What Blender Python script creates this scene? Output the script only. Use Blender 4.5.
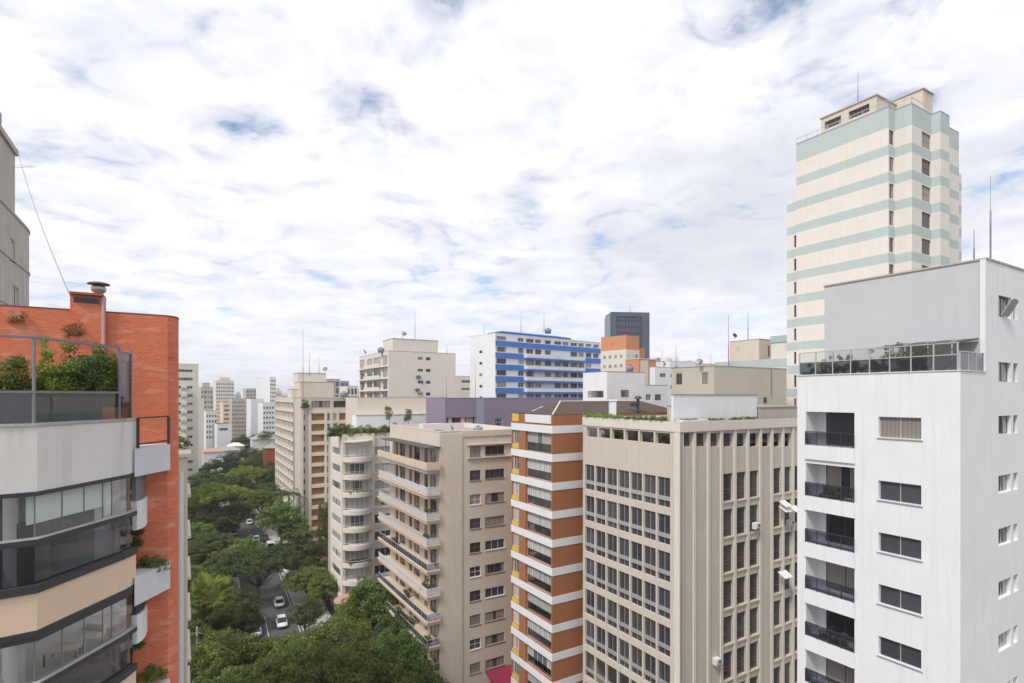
import bpy, math, random
import numpy as np
from mathutils import Vector, Matrix
random.seed(7); rng = np.random.default_rng(7)
SC = bpy.context.scene
for o in list(bpy.data.objects): bpy.data.objects.remove(o)
COL = SC.collection
F = 550.0; YH = 396.0; H = 40.0          # focal length in px, horizon row, eye height in metres
# ------------------------------------------------------------------ camera
cd = bpy.data.cameras.new('camera'); cam = bpy.data.objects.new('camera', cd); COL.objects.link(cam)
cam.location = (0, 0, H); cam.rotation_euler = (math.pi/2, 0, 0)
cd.sensor_width = 36; cd.lens = 36*F/1024; cd.shift_y = (YH-341.5)/1024; cd.clip_end = 12000; cd.clip_start = .1
SC.camera = cam
# ------------------------------------------------------------------ colour management
SC.view_settings.view_transform = 'Standard'; SC.view_settings.look = 'None'
SC.view_settings.exposure = 0.95; SC.view_settings.gamma = 1
# ------------------------------------------------------------------ sun
SUNV = Vector((-.38, -.50, .78)).normalized()
sl = bpy.data.lights.new('sun', 'SUN'); sl.energy = 1.5; sl.angle = math.radians(12); sl.color = (1, .965, .91)
so = bpy.data.objects.new('sun', sl); COL.objects.link(so); so.location = (0, 0, 120)
so.rotation_euler = SUNV.to_track_quat('Z', 'Y').to_euler()
# ------------------------------------------------------------------ world
W = bpy.data.worlds.new('World'); SC.world = W; W.use_nodes = True
nt = W.node_tree; nt.nodes.clear()
def N(t, typ, **k):
    n = t.nodes.new(typ)
    for a, v in k.items():
        if a.startswith('i_'):
            key = a[2:]; key = int(key) if key.isdigit() else key.replace('_', ' ')
            n.inputs[key].default_value = v
        else: setattr(n, a, v)
    return n
def LK(t, a, ao, b, bi): t.links.new(a.outputs[ao], b.inputs[bi])
def MA(t, op, a=None, b=None, c=None):
    n = t.nodes.new('ShaderNodeMath'); n.operation = op
    for i, v in enumerate((a, b, c)):
        if v is None: continue
        if isinstance(v, (int, float)): n.inputs[i].default_value = v
        else: t.links.new(v, n.inputs[i])
    return n.outputs[0]
def RAMP(t, src, stops):
    r = t.nodes.new('ShaderNodeValToRGB'); e = r.color_ramp.elements
    while len(e) < len(stops): e.new(.5)
    for i, (p, c) in enumerate(stops):
        e[i].position = p; e[i].color = (c, c, c, 1) if isinstance(c, (int, float)) else (*c, 1)
    t.links.new(src, r.inputs[0]); return r.outputs[0]
def MIX(t, f, a, b, mode='MIX'):
    m = t.nodes.new('ShaderNodeMix'); m.data_type = 'RGBA'; m.blend_type = mode
    for i, v in ((0, f), (6, a), (7, b)):
        if isinstance(v, (int, float)): m.inputs[i].default_value = v
        elif isinstance(v, tuple): m.inputs[i].default_value = (*v, 1)
        else: t.links.new(v, m.inputs[i])
    return m.outputs[2]
tc = N(nt, 'ShaderNodeTexCoord'); sp = N(nt, 'ShaderNodeSeparateXYZ'); LK(nt, tc, 'Generated', sp, 0)
zz = MA(nt, 'ADD', MA(nt, 'MAXIMUM', sp.outputs[2], 0.0), .13)
cx = MA(nt, 'DIVIDE', sp.outputs[0], zz); cy = MA(nt, 'DIVIDE', sp.outputs[1], zz)
cb = N(nt, 'ShaderNodeCombineXYZ'); nt.links.new(cx, cb.inputs[0]); nt.links.new(cy, cb.inputs[1]); cb.inputs[2].default_value = 23.1
n1 = N(nt, 'ShaderNodeTexNoise', i_Scale=2.3, i_Detail=8.0, i_Roughness=.58, i_Distortion=.25); LK(nt, cb, 0, n1, 0)
n2 = N(nt, 'ShaderNodeTexNoise', i_Scale=.9, i_Detail=4.0, i_Roughness=.5); LK(nt, cb, 0, n2, 0)
n3 = N(nt, 'ShaderNodeTexNoise', i_Scale=4.6, i_Detail=7.0, i_Roughness=.58, i_Distortion=.3); LK(nt, cb, 0, n3, 0)
nr = N(nt, 'ShaderNodeTexNoise', i_Scale=1.9, i_Detail=3.5, i_Roughness=.55, i_Distortion=.6); LK(nt, cb, 0, nr, 0)
# thin cracks between the cloud cells, only in some parts of the layer
crack = RAMP(nt, MA(nt, 'ABSOLUTE', MA(nt, 'SUBTRACT', nr.outputs[0], .5)), [(.0, 1.0), (.05, 0.0)])
crack = MA(nt, 'MULTIPLY', crack, RAMP(nt, n3.outputs[0], [(.36, 1.0), (.56, 0.0)]))
crack = MA(nt, 'MULTIPLY', crack, RAMP(nt, n2.outputs[0], [(.40, 1.0), (.60, .15)]))
cover = RAMP(nt, MA(nt, 'ADD', MA(nt, 'MULTIPLY', n1.outputs[0], .75), MA(nt, 'MULTIPLY', n3.outputs[0], .25)), [(.30, 0.0), (.365, .80), (.43, 1.0)])
cover = MA(nt, 'MULTIPLY', cover, MA(nt, 'SUBTRACT', 1.0, MA(nt, 'MULTIPLY', crack, .8)))
shade = RAMP(nt, MA(nt, 'ADD', MA(nt, 'MULTIPLY', n2.outputs[0], .4), MA(nt, 'MULTIPLY', n3.outputs[0], .6)), [(.36, 0.0), (.58, 1.0)])
ccol = MIX(nt, shade, (.425, .435, .49), (.56, .56, .575))
lowc = RAMP(nt, sp.outputs[2], [(.02, 1.0), (.13, 0.0)]); cover = MA(nt, 'MAXIMUM', cover, MA(nt, 'MULTIPLY', lowc, .86))
# one heavier grey mass to the right of the view
gx = N(nt, 'ShaderNodeVectorMath', operation='DISTANCE'); LK(nt, cb, 0, gx, 0); gx.inputs[1].default_value = (1.05, 2.35, 23.1)
gmass = RAMP(nt, MA(nt, 'DIVIDE', MA(nt, 'ADD', gx.outputs['Value'], MA(nt, 'MULTIPLY', n1.outputs[0], 1.8)), 3.0), [(.42, .8), (.66, 0.0)])
ccol = MIX(nt, gmass, ccol, (.385, .39, .435))
# a lower grey bank towards the horizon
lowm = RAMP(nt, sp.outputs[2], [(0.0, 1.0), (.34, 0.0)])
ccol = MIX(nt, MA(nt, 'MULTIPLY', lowm, .45), ccol, (.45, .455, .50))
sky = N(nt, 'ShaderNodeTexSky', sky_type='NISHITA', sun_disc=False, sun_elevation=math.asin(SUNV.z), sun_rotation=math.radians(217))
bgs = N(nt, 'ShaderNodeBackground', i_Strength=.09); LK(nt, sky, 0, bgs, 0)
bgc = N(nt, 'ShaderNodeBackground', i_Strength=1.0); nt.links.new(ccol, bgc.inputs[0])
mx = N(nt, 'ShaderNodeMixShader'); nt.links.new(cover, mx.inputs[0]); LK(nt, bgs, 0, mx, 1); LK(nt, bgc, 0, mx, 2)
wo = N(nt, 'ShaderNodeOutputWorld'); LK(nt, mx, 0, wo, 0)
# ------------------------------------------------------------------ materials
MATS = {}
def newmat(name):
    m = bpy.data.materials.new(name); m.use_nodes = True
    t = m.node_tree; p = t.nodes['Principled BSDF']; MATS[name] = m
    return m, t, p
def stucco(name, c, stain=(.2, .18, .16), amt=.35, rough=.85, var=.12, streak=3.0, bump=.15):
    """painted render with mottling, rain streaks and grime"""
    m, t, p = newmat(name)
    tc = N(t, 'ShaderNodeTexCoord'); mp = N(t, 'ShaderNodeMapping'); LK(t, tc, 'Object', mp, 0)
    mp.inputs['Scale'].default_value = (streak, streak, streak*.06)
    ns = N(t, 'ShaderNodeTexNoise', i_Scale=1.0, i_Detail=6.0, i_Roughness=.65); LK(t, mp, 0, ns, 0)
    nb = N(t, 'ShaderNodeTexNoise', i_Scale=.45, i_Detail=5.0, i_Roughness=.6); LK(t, tc, 'Object', nb, 0)
    nf = N(t, 'ShaderNodeTexNoise', i_Scale=9.0, i_Detail=4.0); LK(t, tc, 'Object', nf, 0)
    f1 = RAMP(t, ns.outputs[0], [(.50, 0.0), (.78, 1.0)]); f2 = RAMP(t, nb.outputs[0], [(.35, .15), (.70, 1.0)])
    f = MA(t, 'MULTIPLY', MA(t, 'MULTIPLY', f1, f2), amt)
    lo = tuple(x*(1-var) for x in c); hi = tuple(min(1, x*(1+var*.5)) for x in c)
    base = MIX(t, nb.outputs[0], lo, hi); base = MIX(t, f, base, stain)
    base = MIX(t, .06, base, nf.outputs[1], 'OVERLAY')
    t.links.new(base, p.inputs['Base Color']); p.inputs['Roughness'].default_value = rough
    p.inputs['Specular IOR Level'].default_value = .25
    b = N(t, 'ShaderNodeBump', i_Strength=bump, i_Distance=.02); LK(t, nf, 0, b, 'Height'); LK(t, b, 0, p, 'Normal')
    return m
def plain(name, c, rough=.5, metal=0.0, spec=.4, var=.1, scale=3.0):
    m, t, p = newmat(name)
    tc = N(t, 'ShaderNodeTexCoord'); nb = N(t, 'ShaderNodeTexNoise', i_Scale=scale, i_Detail=4.0); LK(t, tc, 'Object', nb, 0)
    base = MIX(t, nb.outputs[0], tuple(x*(1-var) for x in c), tuple(min(1, x*(1+var)) for x in c))
    t.links.new(base, p.inputs['Base Color']); p.inputs['Roughness'].default_value = rough
    p.inputs['Metallic'].default_value = metal; p.inputs['Specular IOR Level'].default_value = spec
    return m
def pane(name, dark, curt, thr=.5, fold=30.0, rough=.06):
    """window glass over a dark room, with a curtain drawn across part of some windows"""
    m, t, p = newmat(name)
    oi = N(t, 'ShaderNodeObjectInfo'); tc = N(t, 'ShaderNodeTexCoord'); s = N(t, 'ShaderNodeSeparateXYZ'); LK(t, tc, 'Object', s, 0)
    r = oi.outputs['Random']
    r2 = MA(t, 'FRACT', MA(t, 'MULTIPLY', r, 17.31)); r3 = MA(t, 'FRACT', MA(t, 'MULTIPLY', r, 71.77))
    gg = N(t, 'ShaderNodeSeparateXYZ'); LK(t, tc, 'Generated', gg, 0)
    side = MA(t, 'ABSOLUTE', MA(t, 'SUBTRACT', gg.outputs[0], .5))
    has = MA(t, 'LESS_THAN', r, thr)
    drawn = MA(t, 'GREATER_THAN', MA(t, 'ADD', side, MA(t, 'MULTIPLY', r2, .6)), .38)
    m1 = MA(t, 'MULTIPLY', has, drawn)
    w = MA(t, 'SINE', MA(t, 'MULTIPLY', s.outputs[0], fold)); w = MA(t, 'MULTIPLY_ADD', w, .11, .86)
    cc = MIX(t, r3, curt, tuple(x*.62 for x in curt))
    cw = N(t, 'ShaderNodeMix', data_type='RGBA', blend_type='MULTIPLY'); cw.inputs[0].default_value = 1
    t.links.new(cc, cw.inputs[6]); t.links.new(w, cw.inputs[7])
    dk = MIX(t, r2, dark, tuple(x*2.0+.008 for x in dark))
    base = MIX(t, m1, dk, cw.outputs[2])
    t.links.new(base, p.inputs['Base Color']); p.inputs['Roughness'].default_value = rough
    p.inputs['Specular IOR Level'].default_value = .55
    nb = N(t, 'ShaderNodeTexNoise', i_Scale=.9); LK(t, tc, 'Object', nb, 0)
    b = N(t, 'ShaderNodeBump', i_Strength=.05, i_Distance=.05); LK(t, nb, 0, b, 'Height'); LK(t, b, 0, p, 'Normal')
    return m
def clear_glass(name, tint=(.75, .82, .82), refl=.10):
    m, t, p = newmat(name); t.nodes.remove(p); out = t.nodes['Material Output']
    tr = N(t, 'ShaderNodeBsdfTransparent'); tr.inputs[0].default_value = (*tint, 1)
    gl = N(t, 'ShaderNodeBsdfGlossy', i_Roughness=.02); fr = N(t, 'ShaderNodeLayerWeight', i_Blend=.5); fo = MA(t, 'MULTIPLY_ADD', MA(t, 'POWER', fr.outputs['Facing'], 3.0), .55, .04)
    mx = N(t, 'ShaderNodeMixShader'); t.links.new(MA(t, 'ADD', fo, refl), mx.inputs[0])
    LK(t, tr, 0, mx, 1); LK(t, gl, 0, mx, 2); LK(t, mx, 0, out, 0); return m
def brickmat(name, c1, c2, mort, patches=(.62, .33, .24), bw=.21, bh=.062, pamt=.55):
    m, t, p = newmat(name)
    tc = N(t, 'ShaderNodeTexCoord'); s = N(t, 'ShaderNodeSeparateXYZ'); LK(t, tc, 'Object', s, 0)
    cb = N(t, 'ShaderNodeCombineXYZ'); t.links.new(MA(t, 'ADD', s.outputs[0], s.outputs[1]), cb.inputs[0]); LK(t, s, 2, cb, 1)
    br = N(t, 'ShaderNodeTexBrick'); LK(t, cb, 0, br, 0)
    br.inputs['Color1'].default_value = (*c1, 1); br.inputs['Color2'].default_value = (*c2, 1); br.inputs['Mortar'].default_value = (*mort, 1)
    br.inputs['Scale'].default_value = 1; br.inputs['Mortar Size'].default_value = .008
    br.inputs['Brick Width'].default_value = bw; br.inputs['Row Height'].default_value = bh
    mp = N(t, 'ShaderNodeMapping'); LK(t, tc, 'Object', mp, 0); mp.inputs['Scale'].default_value = (1.1, 1.1, 3.6)
    nb = N(t, 'ShaderNodeTexNoise', i_Scale=1.2, i_Detail=7.0, i_Roughness=.6); LK(t, mp, 0, nb, 0)
    f = MA(t, 'MULTIPLY', RAMP(t, nb.outputs[0], [(.54, 0.0), (.66, 1.0)]), pamt)
    g = MA(t, 'MULTIPLY', RAMP(t, nb.outputs[0], [(.28, 1.0), (.37, 0.0)]), pamt)
    base = MIX(t, f, br.outputs[0], patches); base = MIX(t, g, base, (.16, .05, .04))
    t.links.new(base, p.inputs['Base Color']); p.inputs['Roughness'].default_value = .9; p.inputs['Specular IOR Level'].default_value = .2
    b = N(t, 'ShaderNodeBump', i_Strength=.3, i_Distance=.01, invert=True); LK(t, br, 1, b, 'Height'); LK(t, b, 0, p, 'Normal')
    return m
def stripes(name, c, c2, z0, pitch, bandh, top, d1, stain=(.3, .27, .24)):
    """cream wall with painted horizontal bands; z0 = parapet top height"""
    m = stucco(name, c, stain, .3); t = m.node_tree; p = t.nodes['Principled BSDF']
    src = p.inputs['Base Color'].links[0].from_socket
    tc = N(t, 'ShaderNodeTexCoord'); s = N(t, 'ShaderNodeSeparateXYZ'); LK(t, tc, 'Object', s, 0)
    d = MA(t, 'SUBTRACT', z0, s.outputs[2])
    fr = MA(t, 'FRACT', MA(t, 'DIVIDE', MA(t, 'SUBTRACT', d, d1), pitch))
    a = MA(t, 'LESS_THAN', fr, bandh/pitch)
    a = MA(t, 'MAXIMUM', a, MA(t, 'LESS_THAN', d, top))
    t.links.new(MIX(t, a, src, MIX(t, 1.0, src, c2, 'MULTIPLY')), p.inputs['Base Color'])
    return m
def leafmat(name, c1, c2, rough=.6):
    m, t, p = newmat(name)
    oi = N(t, 'ShaderNodeObjectInfo'); ge = N(t, 'ShaderNodeNewGeometry'); tc = N(t, 'ShaderNodeTexCoord')
    nb = N(t, 'ShaderNodeTexNoise', i_Scale=.55, i_Detail=3.0); LK(t, tc, 'Object', nb, 0)
    r = MA(t, 'FRACT', MA(t, 'MULTIPLY', ge.outputs['Random Per Island'], 1.0))
    f = MA(t, 'ADD', MA(t, 'MULTIPLY', r, .55), MA(t, 'MULTIPLY', RAMP(t, nb.outputs[0], [(.35, 0.0), (.65, 1.0)]), .45))
    base = MIX(t, f, c1, c2)
    hs = N(t, 'ShaderNodeHueSaturation'); t.links.new(base, hs.inputs['Color'])
    t.links.new(MA(t, 'MULTIPLY_ADD', oi.outputs['Random'], .05, .475), hs.inputs['Hue'])
    t.links.new(MA(t, 'MULTIPLY_ADD', oi.outputs['Random'], .5, .75), hs.inputs['Value'])
    t.links.new(hs.outputs[0], p.inputs['Base Color']); p.inputs['Roughness'].default_value = rough; p.inputs['Specular IOR Level'].default_value = .3
    tr = N(t, 'ShaderNodeBsdfTranslucent'); t.links.new(hs.outputs[0], tr.inputs[0])
    mx = N(t, 'ShaderNodeMixShader', i_0=.38); out = t.nodes['Material Output']
    LK(t, p, 0, mx, 1); LK(t, tr, 0, mx, 2); LK(t, mx, 0, out, 0)
    return m
M = dict(
 white=stucco('white_render', (.79, .79, .81), (.50, .48, .47), .6),
 whiteb=stucco('white_render_clean', (.76, .76, .775), (.5, .49, .47), .35),
 greywall=stucco('grey_render', (.56, .56, .58), (.42, .42, .42), .4),
 cream=stucco('cream_render', (.66, .58, .49), (.28, .22, .17), .45),
 creamlt=stucco('pale_cream_render', (.70, .65, .58), (.33, .29, .25), .4),
 beige=stucco('beige_render', (.585, .53, .46), (.25, .22, .19), .5),
 taupe=stucco('taupe_render', (.50, .455, .41), (.22, .2, .18), .55),
 khaki=stucco('khaki_render', (.49, .46, .385), (.25, .23, .19), .35),
 concrete=stucco('weathered_concrete', (.50, .465, .43), (.10, .09, .085), 1.0, var=.35),
 parapet=stucco('pale_parapet', (.74, .71, .69), (.30, .27, .25), .7, streak=2.0),
 tan=stucco('tan_parapet', (.76, .575, .43), (.36, .25, .18), .45, streak=2.0),
 purple=stucco('purple_paint', (.27, .225, .30), (.17, .14, .19), .6),
 blue=stucco('blue_paint', (.09, .215, .60), (.05, .08, .2), .4),
 bluegrey=stucco('blue_grey_paint', (.30, .33, .42), (.2, .2, .25), .4),
 ochre=stucco('ochre_panel', (.33, .17, .065), (.16, .09, .04), .4),
 orange=stucco('orange_brick_panel', (.36, .15, .075), (.24, .08, .035), .45),
 orangelt=stucco('orange_render', (.60, .27, .14), (.32, .14, .08), .4),
 yellow=stucco('yellow_paint', (.68, .48, .10), (.45, .3, .08), .3),
 red=stucco('red_wall', (.42, .11, .06), (.25, .07, .04), .4),
 crimson=plain('crimson_canvas', (.26, .02, .06), .7),
 roofgrey=stucco('roof_membrane', (.36, .35, .33), (.14, .13, .12), .7, bump=.3),
 roofdark=stucco('brown_tiles', (.095, .07, .06), (.05, .045, .04), .6, bump=.5),
 steel=plain('dark_steel', (.06, .06, .07), .45, .3), alu=plain('aluminium', (.55, .56, .58), .4, .5),
 frame_w=plain('white_frame', (.70, .70, .70), .5), frame_d=plain('dark_frame', (.07, .07, .08), .5),
 frame_b=plain('bronze_frame', (.16, .13, .11), .5), rail=plain('grey_rail', (.22, .22, .24), .5, .4),
 blueglass=clear_glass('blue_rail_glass', (.62, .68, .82), .14), palerail=plain('pale_railing_panel', (.56, .55, .58), .4), railblue=plain('pale_blue_rail', (.46, .50, .62), .35, 0, .5),
 pane=pane('window_glass', (.032, .036, .044), (.42, .38, .34), .5),
 pane_off=pane('office_glass', (.034, .036, .046), (.10, .088, .088), .75, 9.0, .15),
 pane_lt=pane('curtained_glass', (.10, .11, .12), (.62, .61, .60), .92, 14.0),
 pane_far=pane('far_glass', (.07, .075, .085), (.3, .29, .28), .35, 8.0, .2),
 tint=clear_glass('tinted_glass', (.50, .51, .56), .05), clear=clear_glass('clear_glass', (.95, .965, .96), .0),
 railglass=clear_glass('rail_glass', (.46, .48, .53), .07), guard=clear_glass('guard_glass', (.62, .62, .66), .22),
 slate=plain('slate_cladding', (.085, .095, .13), .4), darkglass=plain('dark_tower_glass', (.055, .07, .11), .15, 0, .6),
 brick=brickmat('red_brick', (.60, .15, .075), (.67, .19, .10), (.64, .24, .15), (.76, .40, .29)),
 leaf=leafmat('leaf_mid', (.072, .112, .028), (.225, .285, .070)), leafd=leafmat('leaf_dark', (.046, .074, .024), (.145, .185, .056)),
 leafl=leafmat('leaf_light', (.14, .225, .032), (.31, .42, .075)), leafo=leafmat('leaf_olive', (.085, .118, .030), (.25, .30, .078)),
 bark=plain('bark', (.13, .10, .08), .9, 0, .2, .3, 6), dry=leafmat('leaf_dry', (.14, .08, .04), (.30, .2, .1)),
 terracotta=plain('terracotta', (.44, .27, .19), .8), cloth=plain('white_cloth', (.72, .71, .69), .9),
 inwall=plain('room_wall', (.74, .74, .75), .8), infloor=plain('room_floor', (.66, .64, .62), .4), wood=plain('wood', (.17, .09, .05), .5),
 black=plain('black_screen', (.012, .012, .014), .15, 0, .6), rubber=plain('tyre_rubber', (.02, .02, .02), .8),
 blind=plain('roller_blind', (.80, .84, .86), .8, 0, .3, .03, 1),
 awn=plain('dark_awning', (.09, .08, .075), .85), peach=stucco('peach_slab', (.66, .52, .39), (.38, .29, .22), .4),
 car_w=plain('white_car_paint', (.72, .73, .74), .25, 0, .6, .02), car_s=plain('silver_car_paint', (.42, .43, .45), .3, .5, .6, .02),
 car_d=plain('black_car_paint', (.02, .02, .025), .2, 0, .6, .02), car_g=plain('car_glass', (.015, .018, .022), .08, 0, .7, .02),
 lamp_r=plain('red_lens', (.35, .02, .02), .3), lamp_w=plain('clear_lens', (.6, .6, .58), .15),
)
# ------------------------------------------------------------------ mesh collector
class MB:
    def __init__(s): s.v = []; s.f = []
    def quad(s, a, b, c, d): i = len(s.v); s.v += [a, b, c, d]; s.f.append((i, i+1, i+2, i+3))
    def box(s, x0, x1, y0, y1, z0, z1):
        i = len(s.v)
        s.v += [(x0,y0,z0),(x1,y0,z0),(x1,y1,z0),(x0,y1,z0),(x0,y0,z1),(x1,y0,z1),(x1,y1,z1),(x0,y1,z1)]
        s.f += [tuple(i+k for k in q) for q in ((0,3,2,1),(4,5,6,7),(0,1,5,4),(1,2,6,5),(2,3,7,6),(3,0,4,7))]
        return s
    def prism(s, poly, z0, z1, cap=True):
        n = len(poly); i = len(s.v)
        s.v += [(p[0], p[1], z0) for p in poly] + [(p[0], p[1], z1) for p in poly]
        for k in range(n): s.f.append((i+k, i+(k+1) % n, i+n+(k+1) % n, i+n+k))
        if cap: s.f.append(tuple(i+k for k in range(n-1, -1, -1))); s.f.append(tuple(i+n+k for k in range(n)))
        return s
    def tube(s, p, q, r, n=8, r2=None):
        p = Vector(p); q = Vector(q); d = (q-p).normalized(); a = d.orthogonal().normalized(); b = d.cross(a); i = len(s.v); r2 = r if r2 is None else r2
        for c, rr in ((p, r), (q, r2)):
            for k in range(n):
                t = 2*math.pi*k/n; s.v.append(tuple(c + a*rr*math.cos(t) + b*rr*math.sin(t)))
        for k in range(n): s.f.append((i+k, i+(k+1) % n, i+n+(k+1) % n, i+n+k))
        s.f.append(tuple(i+k for k in range(n-1, -1, -1))); s.f.append(tuple(i+n+k for k in range(n))); return s
    def lathe(s, prof, n=16, c=(0, 0)):
        i = len(s.v)
        for r, z in prof:
            for k in range(n): t = 2*math.pi*k/n; s.v.append((c[0]+r*math.cos(t), c[1]+r*math.sin(t), z))
        for j in range(len(prof)-1):
            for k in range(n): s.f.append((i+j*n+k, i+j*n+(k+1) % n, i+(j+1)*n+(k+1) % n, i+(j+1)*n+k))
        return s
    def strip(s, path, z0, z1, th=.06):
        """vertical slab of thickness th following a plan path, mitred at its bends"""
        P_ = [Vector(q[:2]) for q in path]; n = len(P_); L, R = [], []
        for i in range(n):
            ds = []
            if i > 0: ds.append((P_[i]-P_[i-1]).normalized())
            if i < n-1: ds.append((P_[i+1]-P_[i]).normalized())
            nn = sum((Vector((-q.y, q.x)) for q in ds), Vector((0, 0))).normalized(); k = th/2/max(.4, nn.dot(Vector((-ds[0].y, ds[0].x))))
            L.append(tuple(P_[i]+nn*k)); R.append(tuple(P_[i]-nn*k))
        i0 = len(s.v); s.v += [(*q, z0) for q in L]+[(*q, z0) for q in R]+[(*q, z1) for q in L]+[(*q, z1) for q in R]
        for i in range(n-1):
            a, b, c, d = i0+i, i0+i+1, i0+n+i, i0+n+i+1; t = 2*n
            s.f += [(a, a+t, b+t, b), (c, d, d+t, c+t), (a+t, c+t, d+t, b+t), (a, b, d, c)]
        s.f += [(i0, i0+n, i0+3*n, i0+2*n), (i0+n-1, i0+3*n-1, i0+4*n-1, i0+2*n-1)]
        return s
    def mesh(s, name, mat, smooth=False):
        me = bpy.data.meshes.new(name); me.from_pydata([tuple(v) for v in s.v], [], s.f)
        if mat: me.materials.append(M[mat] if isinstance(mat, str) else mat)
        if smooth: me.polygons.foreach_set('use_smooth', [True]*len(me.polygons))
        me.update(); return me
    def obj(s, name, mat, parent=None, smooth=False): return link(name, s.mesh(name, mat, smooth), parent)
def link(name, me, parent=None, loc=(0, 0, 0), rz=0):
    o = bpy.data.objects.new(name, me); COL.objects.link(o); o.location = loc; o.rotation_euler = (0, 0, rz)
    if parent: o.parent = parent
    return o
def tag(o, label, cat, group=None):
    o['label'] = label; o['category'] = cat
    if group: o['group'] = group
    return o
def thing(name, label, cat, loc=(0, 0, 0), rz=0, group=None):
    o = link(name, None, None, loc, rz); return tag(o, label, cat, group)
def struct(o, kind='structure'): o['kind'] = kind; return o
def P(px, py, Y): return Vector(((px-512)/F*Y, Y, H-(py-YH)/F*Y))
# ------------------------------------------------------------------ windows
WC = {}
RZ = {'R': 0, 'L': -math.pi/2, 'E': math.pi/2}
def win(par, face, off, a, z, w, h, n=2, t=.05, fm='alu', pm='pane', tr=(), sill=None, dep=.14, name='window', proud=0.0, guard=None, label=None):
    key = (round(w, 3), round(h, 3), n, t, fm, pm, tr, sill, dep, proud, guard)
    if key not in WC:
        m = MB(); d0, d1 = dep-.05-proud, dep-proud
        m.box(0, w, d0, d1, 0, t); m.box(0, w, d0, d1, h-t, h)
        m.box(0, t, d0, d1, t, h-t); m.box(w-t, w, d0, d1, t, h-t)
        for k in range(1, n): x = w*k/n; m.box(x-t/2, x+t/2, d0+.004, d1, t, h-t)
        for q in tr: m.box(t, w-t, d0+.008, d1, h*q-t/2, h*q+t/2)
        if sill: m.box(-.08, w+.08, -.07, dep*.5, -sill, -.003)
        p = MB(); p.box(t*.5, w-t*.5, d1-.03, d1-.01, t*.5, h-t*.5)
        g = None
        if guard:
            g = MB(); g.box(t, w-t, d0-.01, d0-.003, t, h*guard); g.box(0, w, d0-.06, d0-.02, h*guard, h*guard+.07)
        WC[key] = (m.mesh('window', fm), p.mesh('pane', pm), g.mesh('guard_panel', 'guard') if g else None)
    wm, pmh, gm = WC[key]
    if face == 'R': loc = (a, off, z)
    elif face == 'L': loc = (off, a+w, z)
    else: loc = (off, a, z)
    o = link(name, wm, par, loc, RZ[face]); link('pane', pmh, o)
    if gm: link('guard_panel', gm, o)
    if label: o['label'] = label
    return o
class Bd:
    """building frame: origin = a plan corner seen at column px and depth Y; x runs along the face receding right, y along the face receding left"""
    def __init__(s, name, label, px, Y, vp=180, cat='building', group=None):
        m = (512-vp)/F; n = math.hypot(m, 1); s.u = (1/n, m/n); s.v = (-m/n, 1/n); s.o = ((px-512)/F*Y, Y)
        s.root = thing(name, label, cat, (s.o[0], s.o[1], 0), math.atan2(s.u[1], s.u[0]), group)
    def U(s, px, v=0):
        k = (px-512)/F; X = s.o[0]+s.v[0]*v; Y = s.o[1]+s.v[1]*v; return (k*Y-X)/(s.u[0]-k*s.u[1])
    def V(s, px, u=0):
        k = (px-512)/F; X = s.o[0]+s.u[0]*u; Y = s.o[1]+s.u[1]*u; return (k*Y-X)/(s.v[0]-k*s.v[1])
    def Y(s, u, v): return s.o[1]+s.u[1]*u+s.v[1]*v
    def Z(s, py, u=0, v=0): return H-(py-YH)*s.Y(u, v)/F
    def loc(s, px, Y):
        dx = (px-512)/F*Y-s.o[0]; dy = Y-s.o[1]; return (dx*s.u[0]+dy*s.u[1], dx*s.v[0]+dy*s.v[1])
def facepts(face, off, a, d, z):
    if face == 'R': return (a, off+d, z)
    if face == 'L': return (off+d, a, z)
    return (off-d, a, z)
def wall(m, face, off, a0, a1, z0, z1, holes=(), dep=.2):
    """wall sheet with real openings: holes are (a0, a1, z0, z1[, depth]); reveals are built"""
    xs = sorted({a0, a1, *[h[0] for h in holes], *[h[1] for h in holes]}); zs = sorted({z0, z1, *[h[2] for h in holes], *[h[3] for h in holes]})
    xs = [x for x in xs if a0 <= x <= a1]; zs = [z for z in zs if z0 <= z <= z1]
    for i in range(len(xs)-1):
        run = None
        for j in range(len(zs)-1):
            cx = (xs[i]+xs[i+1])/2; cz = (zs[j]+zs[j+1])/2
            hole = any(h[0] < cx < h[1] and h[2] < cz < h[3] for h in holes)
            if not hole:
                m.quad(*[facepts(face, off, *q) for q in ((xs[i], 0, zs[j]), (xs[i+1], 0, zs[j]), (xs[i+1], 0, zs[j+1]), (xs[i], 0, zs[j+1]))])
    for h in holes:
        d = h[4] if len(h) > 4 else dep; b0, b1, c0, c1 = h[:4]
        for q in (((b0,0,c0),(b1,0,c0),(b1,d,c0),(b0,d,c0)), ((b0,0,c1),(b1,0,c1),(b1,d,c1),(b0,d,c1)),
                  ((b0,0,c0),(b0,d,c0),(b0,d,c1),(b0,0,c1)), ((b1,0,c0),(b1,d,c0),(b1,d,c1),(b1,0,c1))):
            m.quad(*[facepts(face, off, *p) for p in q])
def shell(m, x0, x1, y0, y1, z0, z1, skip='', roofdrop=0.0):
    if 'R' not in skip: wall(m, 'R', y0, x0, x1, z0, z1)
    if 'L' not in skip: wall(m, 'L', x0, y0, y1, z0, z1)
    if 'E' not in skip: wall(m, 'E', x1, y0, y1, z0, z1)
    wall(m, 'R', y1, x0, x1, z0, z1); 
    if roofdrop == 0: m.quad((x0,y0,z1),(x1,y0,z1),(x1,y1,z1),(x0,y1,z1))
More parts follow.
